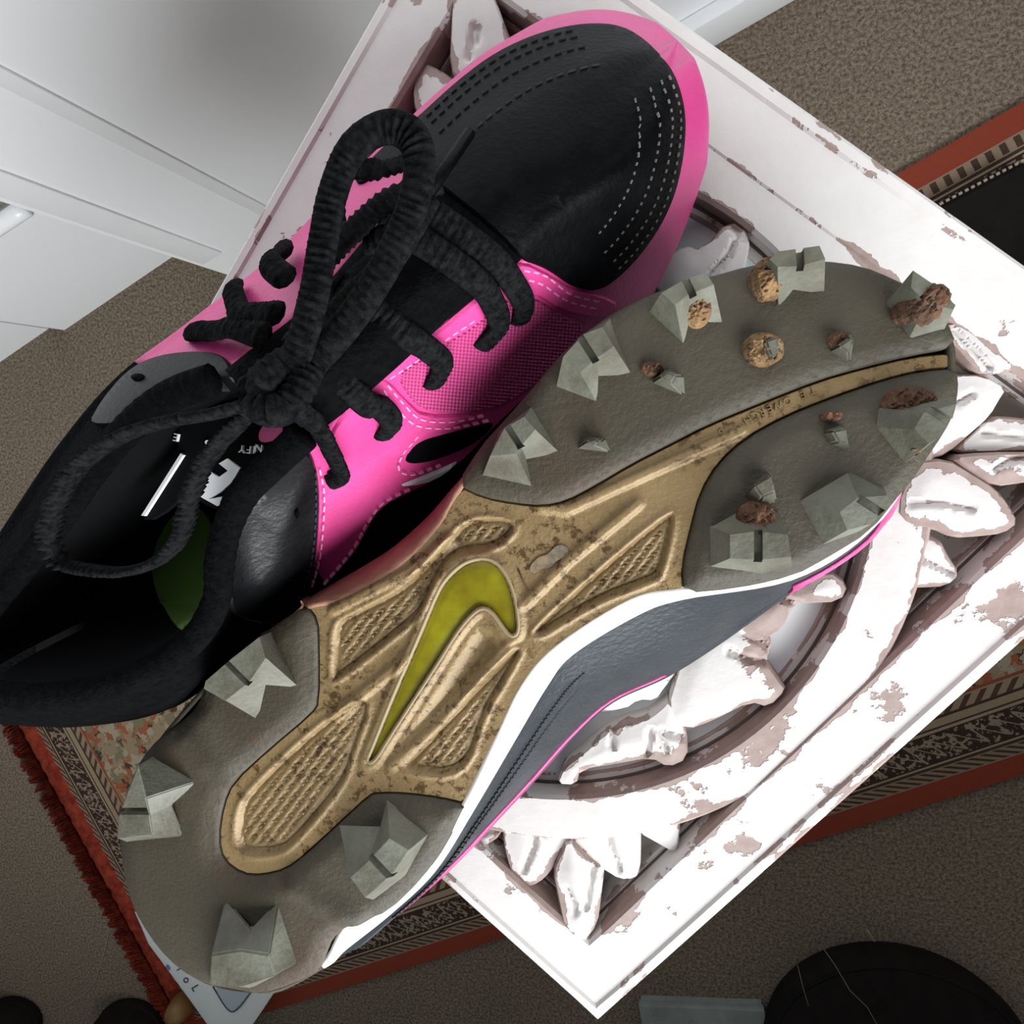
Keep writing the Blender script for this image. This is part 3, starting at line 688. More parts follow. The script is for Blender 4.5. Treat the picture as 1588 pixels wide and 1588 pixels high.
# studs: (top outline, foot outline) in photo pixels, height
def stud(top, foot, h=0.008, slot=None, fh=None, hts=None, mt='stud'):
    n = len(top); vs = [sole(x, y, 0.003 + (hts[i] if hts else h)) for i, (x, y) in enumerate(top)]
    vs += [sole(x, y, 0.0022 + (fh[i] if fh else 0.0)) for i, (x, y) in enumerate(foot)]
    vs += [sole(*(np.array(foot[i])), -0.001) for i in range(n)]
    ctr = np.mean(vs[:n], axis=0); vs.append(ctr); ci = len(vs) - 1
    fs = [(i, (i + 1) % n, ci) for i in range(n)] + [(i, (i + 1) % n, n + (i + 1) % n, n + i) for i in range(n)] + [(n + i, n + (i + 1) % n, 2 * n + (i + 1) % n, 2 * n + i) for i in range(n)] + [tuple(2 * n + i for i in range(n))]
    o = build('stud', vs, fs, M[mt], shoe2)
    if slot:
        a, b_, w_ = slot; A = sole(*a, 0.003 + h); B = sole(*b_, 0.003 + h); d = (B - A); d /= np.linalg.norm(d)
        c = (A + B) / 2; L_ = np.linalg.norm(B - A) / 2 + 0.0005
        v, f = box_vf(c[0], c[1], c[2] - 0.0026, c[2] + 0.004, (d[0], d[1]), L_, w_)
        cu = build('cutter', v, f, M['stud'])
        md = o.modifiers.new('slot', 'BOOLEAN'); md.operation = 'DIFFERENCE'; md.object = cu; md.solver = 'EXACT'
        bpy.context.view_layer.update(); dg = bpy.context.evaluated_depsgraph_get()
        me = bpy.data.meshes.new_from_object(o.evaluated_get(dg)); o.modifiers.clear()
        if len(me.polygons) > 8: o.data = me
        bpy.data.objects.remove(cu)
    bm = bmesh.new(); bm.from_mesh(o.data); bmesh.ops.bevel(bm, geom=[e for e in bm.edges if len(e.link_faces) == 2 and e.calc_face_angle(0) > 0.25], offset=0.0005, segments=2, affect='EDGES', clamp_overlap=True); bm.to_mesh(o.data); bm.free()
    sharpen(o, 28)
    return o
stud([(873, 553), (905, 518), (934, 507), (952, 537), (924, 556), (900, 578)], [(862, 602), (898, 522), (946, 494), (980, 581), (928, 583), (926, 626)], 0.0085, ((900, 523), (922, 558), 0.0008), fh=[0, 0, 0, 0, .002, 0])
stud([(760, 707), (782, 664), (813, 646), (830, 666), (808, 692), (801, 704)], [(747, 740), (775, 668), (825, 630), (868, 702), (816, 712), (826, 758)], 0.0085, ((786, 660), (806, 692), 0.0008), fh=[0, 0, 0, 0, .002, 0])
stud([(1025, 454), (1063, 432), (1094, 422), (1107, 441), (1068, 457), (1047, 473)], [(1005, 486), (1050, 446), (1092, 434), (1121, 505), (1070, 492), (1060, 537)], 0.0085, ((1062, 432), (1074, 456), 0.0008), fh=[0, 0, 0, 0, .002, 0])
stud([(1193, 402), (1206, 390), (1271, 381), (1280, 402), (1236, 413), (1206, 414)], [(1176, 424), (1200, 408), (1268, 405), (1278, 456), (1230, 449), (1207, 478)], 0.0085, ((1240, 385), (1242, 414), 0.0008), fh=[0, 0, 0, 0, .002, 0])
stud([(1416, 419), (1448, 441), (1482, 473), (1478, 480), (1438, 470), (1412, 445)], [(1370, 474), (1420, 452), (1466, 500), (1464, 512), (1408, 528), (1390, 490)], 0.0085, ((1452, 444), (1434, 462), 0.0009), fh=[0, 0, 0, 0, 0, .001])
stud([(1432, 640), (1484, 625), (1477, 650), (1454, 680), (1440, 688), (1418, 665)], [(1356, 632), (1450, 614), (1466, 640), (1446, 682), (1400, 722), (1352, 662)], 0.0070, ((1442, 634), (1474, 655), 0.0009))
stud([(1302, 794), (1330, 772), (1375, 768), (1384, 782), (1352, 812), (1314, 822)], [(1234, 774), (1312, 728), (1372, 758), (1370, 780), (1330, 825), (1272, 846)], 0.0065, ((1335, 775), (1368, 796), 0.0009))
stud([(1132, 829), (1170, 824), (1222, 829), (1227, 863), (1180, 868), (1132, 866)], [(1098, 815), (1160, 780), (1206, 790), (1228, 880), (1180, 890), (1098, 880)], 0.0065, ((1176, 826), (1176, 870), 0.0009))
# small inner studs
stud([(1022, 584), (1036, 576), (1052, 582), (1040, 596)], [(1007, 594), (1034, 570), (1062, 582), (1066, 618), ][:4], 0.0040)
stud([(908, 684), (922, 680), (936, 686), (920, 692)], [(890, 697), (907, 676), (938, 678), (953, 704)], 0.0040)
stud([(1186, 528), (1204, 522), (1210, 540), (1196, 556)], [(1160, 540), (1200, 516), (1214, 540), (1196, 568)], 0.0045)
stud([(1300, 536), (1318, 524), (1324, 532), (1316, 548)], [(1282, 545), (1312, 518), (1326, 516), (1318, 564)], 0.0042)
stud([(1290, 668), (1312, 664), (1316, 690), (1300, 686)], [(1272, 670), (1306, 656), (1318, 700), (1284, 690)], 0.0040)
stud([(1168, 752), (1196, 736), (1202, 762), (1182, 772)], [(1152, 768), (1190, 730), (1206, 780), (1170, 792)], 0.0045)
# heel studs
stud([(319, 1056), (356, 1024), (402, 988), (412, 1020), (386, 1058), (350, 1086)], [(316, 1068), (350, 1030), (420, 980), (464, 1066), (412, 1062), (400, 1116)], 0.0085, ((352, 1028), (384, 1060), 0.0009), fh=[0, 0, 0, 0, .003, 0])
stud([(181, 1300), (184, 1266), (196, 1232), (214, 1186), (226, 1238), (232, 1266), (236, 1293)], [(196, 1306), (196, 1266), (204, 1232), (236, 1172), (308, 1211), (266, 1248), (286, 1297)], 0.0085, ((184, 1258), (226, 1258), 0.0009), fh=[0, 0, 0, 0, 0, .003, 0])
stud([(543, 1361), (570, 1336), (604, 1300), (634, 1318), (609, 1354), (566, 1392)], [(526, 1280), (590, 1282), (600, 1240), (667, 1291), (630, 1358), (580, 1396)], 0.0070, ((576, 1330), (606, 1362), 0.0011), fh=[0, .002, 0, 0, 0, 0])
stud([(327, 1481), (372, 1474), (418, 1481), (426, 1514), (372, 1530), (325, 1528)], [(350, 1392), (390, 1440), (432, 1396), (464, 1492), (390, 1532), (326, 1526)], 0.0080, fh=[0, .003, 0, 0, 0, 0])
# dried soil between the studs
def soil(px, py, rx, ry, h, mt, rot=0):
    pts_ = []; rr = random.Random(px * 7 + py)
    poly = [(px + rx * math.cos(t) * rr.uniform(.85, 1.1), py + ry * math.sin(t) * rr.uniform(.85, 1.1)) for t in np.linspace(0, 2 * math.pi, 14)[:-1]]
    rs = np.random.RandomState(px)
    def hf(V):
        d = np.sqrt(((V[:, 0] - px) / rx) ** 2 + ((V[:, 1] - py) / ry) ** 2)
        return h * np.sqrt(np.clip(1.05 - d ** 2, 0, 1)) + rs.rand(len(V)) * 0.0014 * (d < 0.85)
    return patch('soil_clump', poly, ssurf, M[mt], shoe2, 0.0030, 0.001, grid=4, edge=5, hf=hf, rounding=1)
soil(1182, 444, 28, 34, 0.0043, 'dirt'); soil(1176, 547, 34, 27, 0.0032, 'dirt'); soil(1406, 488, 37, 33, 0.0080, 'clay'); soil(1076, 482, 26, 34, 0.0045, 'dirt')
soil(1034, 484, 14, 24, 0.0036, 'dirt'); soil(1290, 535, 16, 15, 0.0022, 'clay'); soil(1168, 803, 32, 30, 0.0040, 'clay'); soil(1398, 628, 44, 24, 0.0022, 'clay')
soil(1400, 690, 12, 24, 0.0040, 'dirt'); soil(1280, 648, 17, 9, 0.0014, 'clay'); soil(1010, 575, 18, 12, 0.0011, 'clay')
sc_ = patch('scuff_mark', [(820, 880), (836, 862), (850, 860), (866, 842), (884, 848), (880, 862), (864, 868), (856, 880), (838, 880), (830, 890)], ssurf, mat('grey_scuff', (0.13, 0.11, 0.085), 0.6, (0.28, 0.20, 0.11), 260, (0.42, 0.58)), gold, 0.0010, 0.0, grid=6, edge=5)
tube('scratch', [sole(803, 882, 0.0008), sole(810, 898, 0.0008), sole(818, 916, 0.0008)], 0.00022, M['clay'], gold, seg=5)
# moulded lettering along the gold strip (worn; reads from the far side of the table)
def text_part(name, body, px, py, ang, size_px, surf, material, parent, ext=0.0004, flip=False, lift=0.0006):
    cu = bpy.data.curves.new(name, 'FONT'); cu.body = body; cu.align_x = 'CENTER'; cu.align_y = 'CENTER'; cu.size = 1.0; cu.extrude = 0.0
    tmp = bpy.data.objects.new(name, cu); COL.objects.link(tmp); bpy.context.view_layer.update()
    dg = bpy.context.evaluated_depsgraph_get(); me = bpy.data.meshes.new_from_object(tmp.evaluated_get(dg)); bpy.data.objects.remove(tmp)
    ca, sa = math.cos(R(ang)), math.sin(R(ang)); vs = []; n = len(me.vertices)
    low = []
    for v in me.vertices:
        x, y = v.co.x * size_px, -v.co.y * size_px
        q = (px + ca * x - sa * y, py + sa * x + ca * y); p, nn = surf(*q)
        vs.append(np.array(p) + np.array(nn) * (lift + ext)); low.append(np.array(p) + np.array(nn) * (lift - 0.0006))
    fs = [tuple(p.vertices) for p in me.polygons]; ec = {}
    for f in fs:
        for i in range(len(f)):
            e = (f[i], f[(i + 1) % len(f)]); ec.setdefault(tuple(sorted(e)), []).append(e)
    sides = [(e[0][1], e[0][0], e[0][0] + n, e[0][1] + n) for e in ec.values() if len(e) == 1]
    return build(name, vs + low, fs + [tuple(i + n for i in reversed(f)) for f in fs] + sides, material, parent)
for ch, x, y, a in (('T', 1258, 606, 164), ('E', 1243, 613, 163), ('O', 1219, 623, 160), ('W', 1206, 628, 158), ('E', 1192, 634, 157), ('R', 1180, 639, 155), ('C', 1169, 645, 154), ('H', 1158, 652, 152), ('3', 1116, 671, 200)):
    text_part('moulded_letter', ch, x, y, a, 17, ssurf, M['gold'], gold, ext=0.0004, lift=0.0006)

# side wall and upper of the upturned shoe
ST = [  # sole edge px, lower edge of the midsole px (or None), widest line of the upper px (or None)
 ((1482, 565), None, None), ((1477, 645), None, None), ((1401, 760), None, (1392, 768)), ((1347, 825), (1346, 828), (1332, 845)), ((1230, 893), (1228, 900), (1222, 918)),
 ((1060, 919), (1060, 930), (1110, 996)), ((979, 934), (988, 955), (1030, 1046)), ((866, 1005), (888, 1016), (945, 1086)), ((812, 1066), (848, 1066), (884, 1140)), ((774, 1146), (797, 1152), (824, 1207)),
 ((726, 1246), (737, 1254), (764, 1272)), ((656, 1361), (675, 1352), (695, 1345)), ((597, 1416), (606, 1418), (612, 1418)), ((541, 1434), (538, 1472), (540, 1474)), ((500, 1500), (503, 1502), None), ((400, 1540), (402, 1541), None), ((282, 1502), None, None), ((194, 1350), None, None),
 ((204, 1215), None, None), ((324, 1056), None, None), ((450, 955), None, None), ((476, 937), (469, 933), None), ((544, 922), (560, 880), None), ((620, 873), (610, 848), None), ((677, 813), (664, 800), None), ((711, 752), (711, 746), None), ((813, 620), None, None), ((934, 500), None, None), ((1050, 447), None, None),
 ((1195, 412), None, None), ((1331, 418), None, None), ((1440, 470), None, None), ((1476, 525), None, None)]
def inset_xy(p, d):
    q = p[:2] - HEEL2; t = np.clip((q @ AX2) / LEN2, 0.12, 0.9); c = HEEL2 + AX2 * t * LEN2
    v_ = c - p[:2]; return p[:2] + v_ / np.linalg.norm(v_) * d
r0, r1, r2, r3, r4, r5 = [], [], [], [], [], []
for a, b_, c in ST:
    p = sole(*a, 0.001); r0.append(p); zz = zs(p[0], p[1])
    q = U(*b_, zz - 0.010) if b_ else np.array((*p[:2], p[2] - 0.011)); r1.append(q)
    if c is not None: k = U(*c, 0.018)
    else:
        left = 17 < len(r2) < 30; xy = inset_xy(q, 0.022 if left else 0.003); k = np.array((xy[0], xy[1], ZT + (0.034 if left else 0.020)))
    r2.append(k)
    xy = inset_xy(k, -0.0008 if c is not None else 0.002); r3.append(np.array((xy[0], xy[1], ZT + 0.0145)))
    xy = inset_xy(k, 0.012); r4.append(np.array((xy[0], xy[1], ZT + 0.005)))
    xy = inset_xy(k, 0.024); r5.append(np.array((xy[0], xy[1], ZT + 0.0015)))
def band(name, rings, mt, sub=(3,), close_last=False, rng=None, off=0.0):
    Rg = [catmull(r, 6, True) for r in rings]; n = len(Rg[0]); idx = list(range(n)) if rng is None else [i % n for i in range(rng[0] * 6, rng[1] * 6 + 1)]
    vs, fs = [], []
    cols = catmull([np.array([Rg[j][i] for i in idx]).ravel() for j in range(len(Rg))], 5) if len(Rg) > 2 else [np.array([Rg[j][i] for i in idx]).ravel() * 1.0 for j in range(len(Rg))]
    for cc in cols: vs += list(cc.reshape(-1, 3))
    m_ = len(idx); cl = rng is None
    for j in range(len(cols) - 1):
        for i in range(m_ if cl else m_ - 1):
            fs.append((j * m_ + i, j * m_ + (i + 1) % m_, (j + 1) * m_ + (i + 1) % m_, (j + 1) * m_ + i))
    if close_last: fs.append(tuple((len(cols) - 1) * m_ + i for i in range(m_)))
    o = build(name, vs, fs, mt, shoe2); sharpen(o, 50)
    if rng is None: bmf = None
    return o
def solid(o, th):
    md = o.modifiers.new('thickness', 'SOLIDIFY'); md.thickness = th; md.offset = -1 if th > 0 else 1; return o
solid(band('midsole', [r0, r1], M['midsole'], rng=(2, 14)), 0.0015)
solid(band('midsole', [r0, r1], M['mud'], rng=(20, 26)), 0.0015)
solid(band('sole_wall', [r0, r1], M['rubber'], rng=(14, 20)), 0.0015)
solid(band('sole_wall', [r0, r1], M['rubber'], rng=(26, 35)), 0.0015)
rm = [0.5 * (a + b_) + np.array((0, 0, 0.002)) for a, b_ in zip(r1, r2)]
band('upper', [r1, rm, r2, r3, r4, r5], M['slate'], close_last=True)
pk0 = [a * 0.80 + b_ * 0.20 for a, b_ in zip(r2, r3)]
def out2(r, d): return [np.array((*inset_xy(p, -d), p[2])) for p in r]
solid(band('pink_trim', [out2(r2, 0.0006), out2(r3, 0.0014)], M['pink'], rng=(6, 12)), 0.0010)
solid(band('pink_toe_panel', [out2([0.5 * (a + b_) for a, b_ in zip(rm, r1)], 0.0008), out2(rm, 0.0010), out2(r2, 0.0010), out2(r3, 0.0010)], M['pink'], rng=(1, 4)), 0.0008)
# double seam across the leather side panel
def seam2(off):
    R1, RM = catmull(r1, 6, True), catmull(r2, 6, True); vs, fs = [], []
    for i in range(7 * 6, 12 * 6, 1):
        for hh in (0.15, 0.65):
            a = R1[i] * (1 - off) + RM[i] * off; b_ = R1[i + 1] * (1 - off) + RM[i + 1] * off
            p = a + (b_ - a) * hh; q = a + (b_ - a) * (hh + 0.32); d = q - p; n_ = np.array((SX2[0], SX2[1], 0.9)); n_ /= np.linalg.norm(n_); s_ = np.cross(d, n_); s_ /= np.linalg.norm(s_); s_ *= 0.0004
            up_ = n_ * 0.0013; k = len(vs); vs += [p - s_ + up_, q - s_ + up_, q + s_ + up_, p + s_ + up_, p - s_ * 1.3, q - s_ * 1.3, q + s_ * 1.3, p + s_ * 1.3]
            fs += [(k, k + 1, k + 2, k + 3), (k, k + 1, k + 5, k + 4), (k + 1, k + 2, k + 6, k + 5), (k + 2, k + 3, k + 7, k + 6), (k + 3, k, k + 4, k + 7)]
    o = build('stitching', vs, fs, M['thread'], shoe2); o['kind'] = 'stuff'
seam2(0.28); seam2(0.42)

# ------------------------------------------------------------------ upright shoe, pink and black
s1c = U(450, 640, 0.0)
shoe1 = thing('sports_shoe', (s1c[0], s1c[1], ZT), 'upright pink and black lace-up sports shoe with black laces', 'shoe')
# each section: Lmid, L2, topL, top, topR, R1, Rmid as (px, py, z); tip to heel
SEC = [
 ('c', (1014, 36, .018), (1003, 66, .027), (1008, 84, .031), (1020, 94, .032), (1032, 104, .031), (1042, 120, .027), (1077, 96, .018)),
 ('c', (913, 5, .019), (922, 44, .029), (950, 78, .038), (992, 120, .041), (1035, 158, .038), (1057, 182, .028), (1106, 187, .016)),
 ('c', (783, 68, .021), (778, 86, .033), (826, 145, .048), (895, 205, .053), (975, 262, .048), (1043, 298, .029), (1071, 325, .013)),
 ('c', (688, 146, .026), (678, 160, .037), (728, 212, .056), (792, 276, .062), (866, 345, .055), (948, 425, .033), (1000, 470, .013)),
 ('c', (562, 272, .034), (548, 284, .045), (600, 335, .064), (680, 400, .070), (766, 440, .060), (825, 508, .040), (890, 598, .013)),
 ('c', (448, 395, .042), (434, 402, .052), (500, 450, .070), (575, 505, .075), (648, 530, .066), (715, 605, .044), (800, 715, .013)),
 ('c', (318, 500, .050), (306, 508, .058), (392, 556, .073), (465, 606, .079), (536, 636, .071), (595, 722, .046), (700, 830, .013)),
 ('o', (205, 585, .056), (198, 592, .064), (250, 622, .073), None, (430, 716, .069), (486, 800, .048), (596, 925, .013)),
 ('o', (118, 682, .056), (114, 690, .064), (165, 702, .073), None, (356, 800, .066), (408, 892, .047), (490, 1015, .014)),
 ('o', (42, 790, .054), (40, 798, .062), (92, 802, .069), None, (336, 900, .063), (352, 1010, .047), None),
 ('o', (-25, 890, .052), (-25, 898, .062), (30, 885, .069), None, (300, 985, .063), (262, 1098, .050), None),
 ('o', (-85, 965, .050), (-80, 975, .064), (-22, 955, .075), None, (190, 1055, .071), (120, 1126, .052), None),
 ('o', (-95, 1060, .045), (-90, 1060, .062), (-45, 1035, .079), None, (60, 1075, .079), (10, 1120, .056), None),
 ('o', (-60, 1104, .040), (-56, 1100, .060), (-20, 1064, .081), None, (0, 1070, .081), (-40, 1112, .058), None)]
S1A = U(-40, 1080, .03)[:2]; S1B = U(1046, 72, .02)[:2]; AX1 = (S1B - S1A) / np.linalg.norm(S1B - S1A); L1 = np.linalg.norm(S1B - S1A)
def toward_axis(p, d, z):
    q = p[:2] - S1A; t = np.clip(q @ AX1, 0.035, L1 - 0.03); c = S1A + AX1 * t; v_ = c - p[:2]; n_ = np.linalg.norm(v_)
    return np.array((*(p[:2] + v_ / max(n_, 1e-6) * min(d, n_ * 0.9)), ZT + z))
rows = []
for k, lm, l2, tl, tp, tr, r1_, rm_ in SEC:
    Lm, L2p, TL, TR, R1p = U(*lm), U(*l2), U(*tl), U(*tr), U(*r1_)
    RM_ = U(*rm_) if rm_ else toward_axis(R1p, 0.003, 0.016)
    Lb = toward_axis(Lm, 0.004, 0.0105); Rb = toward_axis(RM_, 0.003, 0.0095)
    if k == 'c':
        TP = U(*tp); mid = [TL * .7 + TP * .3 + np.array((0, 0, .001)), TL * .35 + TP * .65 + np.array((0, 0, .001)), TP, TR * .35 + TP * .65 + np.array((0, 0, .001)), TR * .7 + TP * .3 + np.array((0, 0, .001))]
    else:
        a = toward_axis(TL, 0.005, tl[2] - 0.008); b_ = toward_axis(TL, 0.010, 0.030); d_ = toward_axis(TR, 0.010, 0.030); e_ = toward_axis(TR, 0.005, tr[2] - 0.008)
        mid = [a, b_, (b_ + d_) / 2 + np.array((0, 0, -.002)), d_, e_]
    rows.append([Lb, Lm, L2p, TL] + mid + [TR, R1p, RM_, Rb])
first = rows[0]; c1 = (first[1] + first[11]) / 2; nose = U(1049, 64, .0165) - c1       # rounded nose in front of the first section
rows = [[c1 + (q - c1) * math.cos(R(th)) + nose * math.sin(R(th)) for q in first] for th in (89.0, 72.0, 50.0, 26.0)] + rows
NU, NV = 8, 6
rows_v = [np.array(catmull(r, NV)) for r in rows]
grid_ = np.array(catmull([r.ravel() for r in rows_v], NU)).reshape(-1, len(rows_v[0]), 3)
GU, GV = grid_.shape[:2]
for k_ in range(28):                           # even out the toe
    g2 = grid_.copy()
    g2[1:44] = 0.5 * grid_[1:44] + 0.25 * (grid_[0:43] + grid_[2:45])
    j0, j1 = NV + 2, NV * 11 - 2
    if k_ % 2: g2[1:36, j0:j1] = 0.5 * g2[1:36, j0:j1] + 0.25 * (g2[1:36, j0 - 1:j1 - 1] + g2[1:36, j0 + 1:j1 + 1])
    grid_ = g2
allf = [(i * GV + j, i * GV + j + 1, (i + 1) * GV + j + 1, (i + 1) * GV + j) for i in range(GU - 1) for j in range(GV - 1)]
# outward orientation
ctr = np.array((*((S1A + S1B) / 2), ZT + 0.02))
BV = BVHTree.FromPolygons([tuple(p) for p in grid_.reshape(-1, 3)], allf)
def region(name, pred, mt, th=0.0006):
    fs = [f for f in allf if pred((f[0] // GV + .5) / NU, (f[0] % GV + .5) / NV)]
    used = sorted({i for f in fs for i in f}); mp = {g: k for k, g in enumerate(used)}; P = grid_.reshape(-1, 3)
    o = build(name, [P[i] for i in used], [tuple(mp[i] for i in f) for f in fs], mt, shoe1, smooth=True)
    md = o.modifiers.new('thickness', 'SOLIDIFY'); md.thickness = th; md.offset = 0
    return o
PINKR = lambda u, v: (u < 10.7 and v < 3) or (u < 11.35 and v > 9) or u < 4.5
region('pink_upper', PINKR, M['pink'])
build('toe_closing', list(grid_[0]), [tuple(range(GV))], M['pink'], shoe1, recalc=False)
region('throat', lambda u, v: u < 10.7 and 3 <= v <= 9 and not PINKR(u, v), M['blackfab'])
region('heel_counter', lambda u, v: u >= 10.7 and (v < 3.4 or v > 8.6) and not PINKR(u, v), M['blackfab'])
region('lining', lambda u, v: u >= 10.7 and 3.4 <= v <= 8.6, M['lining'])
# outsole below the upper
bot = [np.array(p) for p in [r[0] for r in rows]] + [np.array(r[12]) for r in reversed(rows)]
bo = np.array(resample([b_[:2] for b_ in bot], 0.006))
vs = []; fs = []; n = len(bo); bi = offset_poly(bo, 0.0)
for z in (0.0120, 0.0055): vs += [(p[0], p[1], ZT + z) for p in bo]
for i in range(n): fs.append((i, (i + 1) % n, n + (i + 1) % n, n + i))
fs += [tuple(range(n)), tuple(range(n, 2 * n))]
build('outsole', vs, fs, M['soft_black'], shoe1)
for i, (t, s) in enumerate(((0.10, -.022), (0.10, .020), (0.24, -.022), (0.24, .024), (0.60, -.028), (0.60, .030), (0.74, -.030), (0.74, .030), (0.88, -.018), (0.88, .018))):
    c = S1A + AX1 * L1 * t + np.array((AX1[1], -AX1[0])) * s
    pts_ = [(c[0], c[1], ZT + 0.0060), (c[0], c[1], ZT + 0.0003)]
    tube('stud', pts_, [0.0075, 0.0050], M['soft_black'], shoe1, seg=6)

def hit(px, py):
    d = ray(px, py); loc, nrm, idx, dist = BV.ray_cast(Vector(CAM), Vector(d))
    if loc is None:
        loc, nrm, idx, dist = BV.find_nearest(Vector(CAM + d * 0.19))
        p = np.array(loc); nn = np.array(nrm)
    else: p = np.array(loc); nn = np.array(nrm)
    if nn @ d > 0: nn = -nn
    return p, nn
def drape(name, poly, mt, t=0.0012, grid=8, edge=6, rounding=2, uv=False, bevel=0.0007, bot=-0.0006, hf=None, bw=3):
    return patch(name, poly, hit, M[mt], shoe1, t, bot, grid=grid, edge=edge, rounding=rounding, uv=uv, bevel=min(bevel, t), bw=bw, hf=hf)
def stitches(path, mt, dash=8, gap=6, w_=1.6, lift=0.0014, parent=None, surf=None, closed=False):
    surf = surf or hit; parent = parent or shoe1
    P = resample(catmull(path, 6), 1.0, False); vs = []; fs = []; i = 0
    while i + dash < len(P):
        a, b_ = P[int(i)], P[int(i + dash)]
        pa, na = surf(*a); pb, nb = surf(*b_)
        if np.linalg.norm(pa - pb) < 0.006:
            d = pb - pa; s_ = np.cross(d, na); s_ = s_ / max(np.linalg.norm(s_), 1e-9) * w_ * 0.00010
            k = len(vs); ups = [(pa, na, lift), (pb, nb, lift)]
            vs += [pa + na * lift - s_, pb + nb * lift - s_, pb + nb * lift + s_, pa + na * lift + s_, pa - s_ * 1.4, pb - s_ * 1.4, pb + s_ * 1.4, pa + s_ * 1.4]
            fs += [(k, k + 1, k + 2, k + 3), (k, k + 1, k + 5, k + 4), (k + 1, k + 2, k + 6, k + 5), (k + 2, k + 3, k + 7, k + 6), (k + 3, k, k + 4, k + 7), (k + 7, k + 6, k + 5, k + 4)]
        i += dash + gap
    if vs:
        o = build('stitching', vs, fs, M[mt], parent); o['kind'] = 'stuff'; return o
# black toe vamp
VAMP = [(655, 185), (712, 132), (772, 87), (840, 57), (908, 43), (965, 47), (1006, 76), (1040, 117), (1057, 170), (1057, 227), (1044, 295), (1021, 348), (987, 397), (953, 431), (923, 450), (885, 443), (855, 421), (829, 408), (806, 402),
        (780, 372), (730, 330), (680, 290), (640, 262), (600, 262), (560, 292), (552, 280), (600, 232)]
vampo = drape('toe_vamp', VAMP, 'black', 0.0016, grid=9)
for off, mt in ((10, 'greythread'), (24, 'greythread'), (44, 'greythread'), (72, 'greythread')):
    base = [(1006, 76), (1040, 117), (1057, 170), (1057, 227), (1044, 295), (1021, 348), (987, 397), (953, 431)]
    c = np.array((850, 260)); pth = []
    for p in base:
        v_ = c - np.array(p, float); pth.append(np.array(p) + v_ / np.linalg.norm(v_) * (off + 4))
    stitches(pth[1:], mt, 5, 8, 1.3, 0.0020, vampo)
for off in (12, 24, 44, 78):
    base = [(660, 182), (712, 134), (772, 90), (840, 60), (890, 48)]
    pth = [np.array(p) + np.array((0.60, 0.80)) * off for p in base]
    stitches(pth, 'thread', 11, 7, 1.2, 0.0020, vampo)
# pink quarter details
drape('mesh_panel', [(612, 578), (640, 560), (690, 528), (738, 500), (775, 462), (822, 455), (866, 484), (905, 498), (900, 530), (858, 572), (806, 612), (762, 634), (700, 640), (655, 636), (630, 612)], 'pinkmesh', 0.0009, uv=True)
drape('eyestay', [(808, 403), (790, 415), (762, 438), (734, 461), (666, 518), (628, 536), (578, 579), (590, 590), (612, 578), (640, 560), (690, 528), (738, 500), (778, 460), (822, 450), (866, 478), (925, 492), (962, 472), (925, 452), (885, 446), (850, 424)], 'pink', 0.0013, rounding=1)
drape('eyestay', [(578, 579), (548, 622), (520, 652), (504, 690), (560, 700), (625, 712), (655, 672), (690, 664), (740, 646), (725, 640), (655, 642), (628, 618), (600, 588)], 'pink', 0.0011, rounding=1)
stitches([(600, 582), (640, 556), (690, 520), (735, 490)], 'pinkthread', 9, 6, 2)
stitches([(596, 592), (622, 622), (650, 646), (700, 650), (760, 640)], 'pinkthread', 9, 6, 2)
stitches([(590, 600), (614, 632), (645, 656), (700, 660), (755, 650)], 'pinkthread', 9, 6, 2)
stitches([(800, 428), (835, 436), (875, 462), (925, 476)], 'pinkthread', 9, 6, 2); stitches([(808, 416), (842, 424), (880, 452), (925, 464)], 'pinkthread', 9, 6, 2)
stitches([(645, 672), (622, 700), (616, 724), (640, 732), (690, 716)], 'pinkthread', 8, 6, 2)
stitches([(494, 722), (501, 760), (500, 810), (494, 866), (480, 915)], 'pinkthread', 9, 6, 2)
stitches([(634, 756), (592, 776), (570, 806), (545, 852), (500, 905)], 'pinkthread', 9, 6, 2)
drape('side_flash', [(626, 717), (632, 700), (652, 682), (690, 672), (740, 658), (770, 652), (745, 682), (700, 704), (655, 718)], 'black', 0.0010)
q = drape('white_flash', [(614, 753), (645, 740), (690, 722), (712, 712), (690, 734), (655, 750)], 'print', 0.0012, rounding=1)
drape('lower_side_panel', [(486, 922), (548, 860), (571, 815), (590, 784), (631, 764), (680, 740), (725, 705), (770, 655), (830, 600), (890, 560), (920, 590), (860, 660), (740, 800), (640, 900), (540, 975), (480, 990)], 'black', 0.0010)
# ankle panels
drape('ankle_panel', [(484, 700), (494, 752), (493, 809), (488, 866), (474, 922), (440, 965), (385, 960), (352, 950), (346, 900), (356, 830), (384, 775), (430, 728), (465, 690)], 'gloss', 0.0020, hf=lambda V: 0.0022 * sstep(sdist(V, np.array([(484, 700), (493, 809), (474, 922), (385, 960), (346, 900), (384, 775)], float)), 0, 60))
stitches([(486, 720), (486, 809), (480, 866), (468, 908)], 'thread', 7, 5, 2, 0.0026)
drape('ankle_panel', [(352, 552), (300, 548), (242, 557), (200, 580), (164, 624), (140, 668), (230, 655), (330, 625), (372, 590)], 'semi', 0.0016)
drape('ridge', [(449, 776), (455, 770), (459, 782), (453, 789)], 'black', 0.0046, grid=4, edge=3)
drape('eyelet_hole', [(212, 592), (222, 586), (234, 588), (230, 596), (218, 598)], 'lining', 0.0026, grid=4, edge=3)
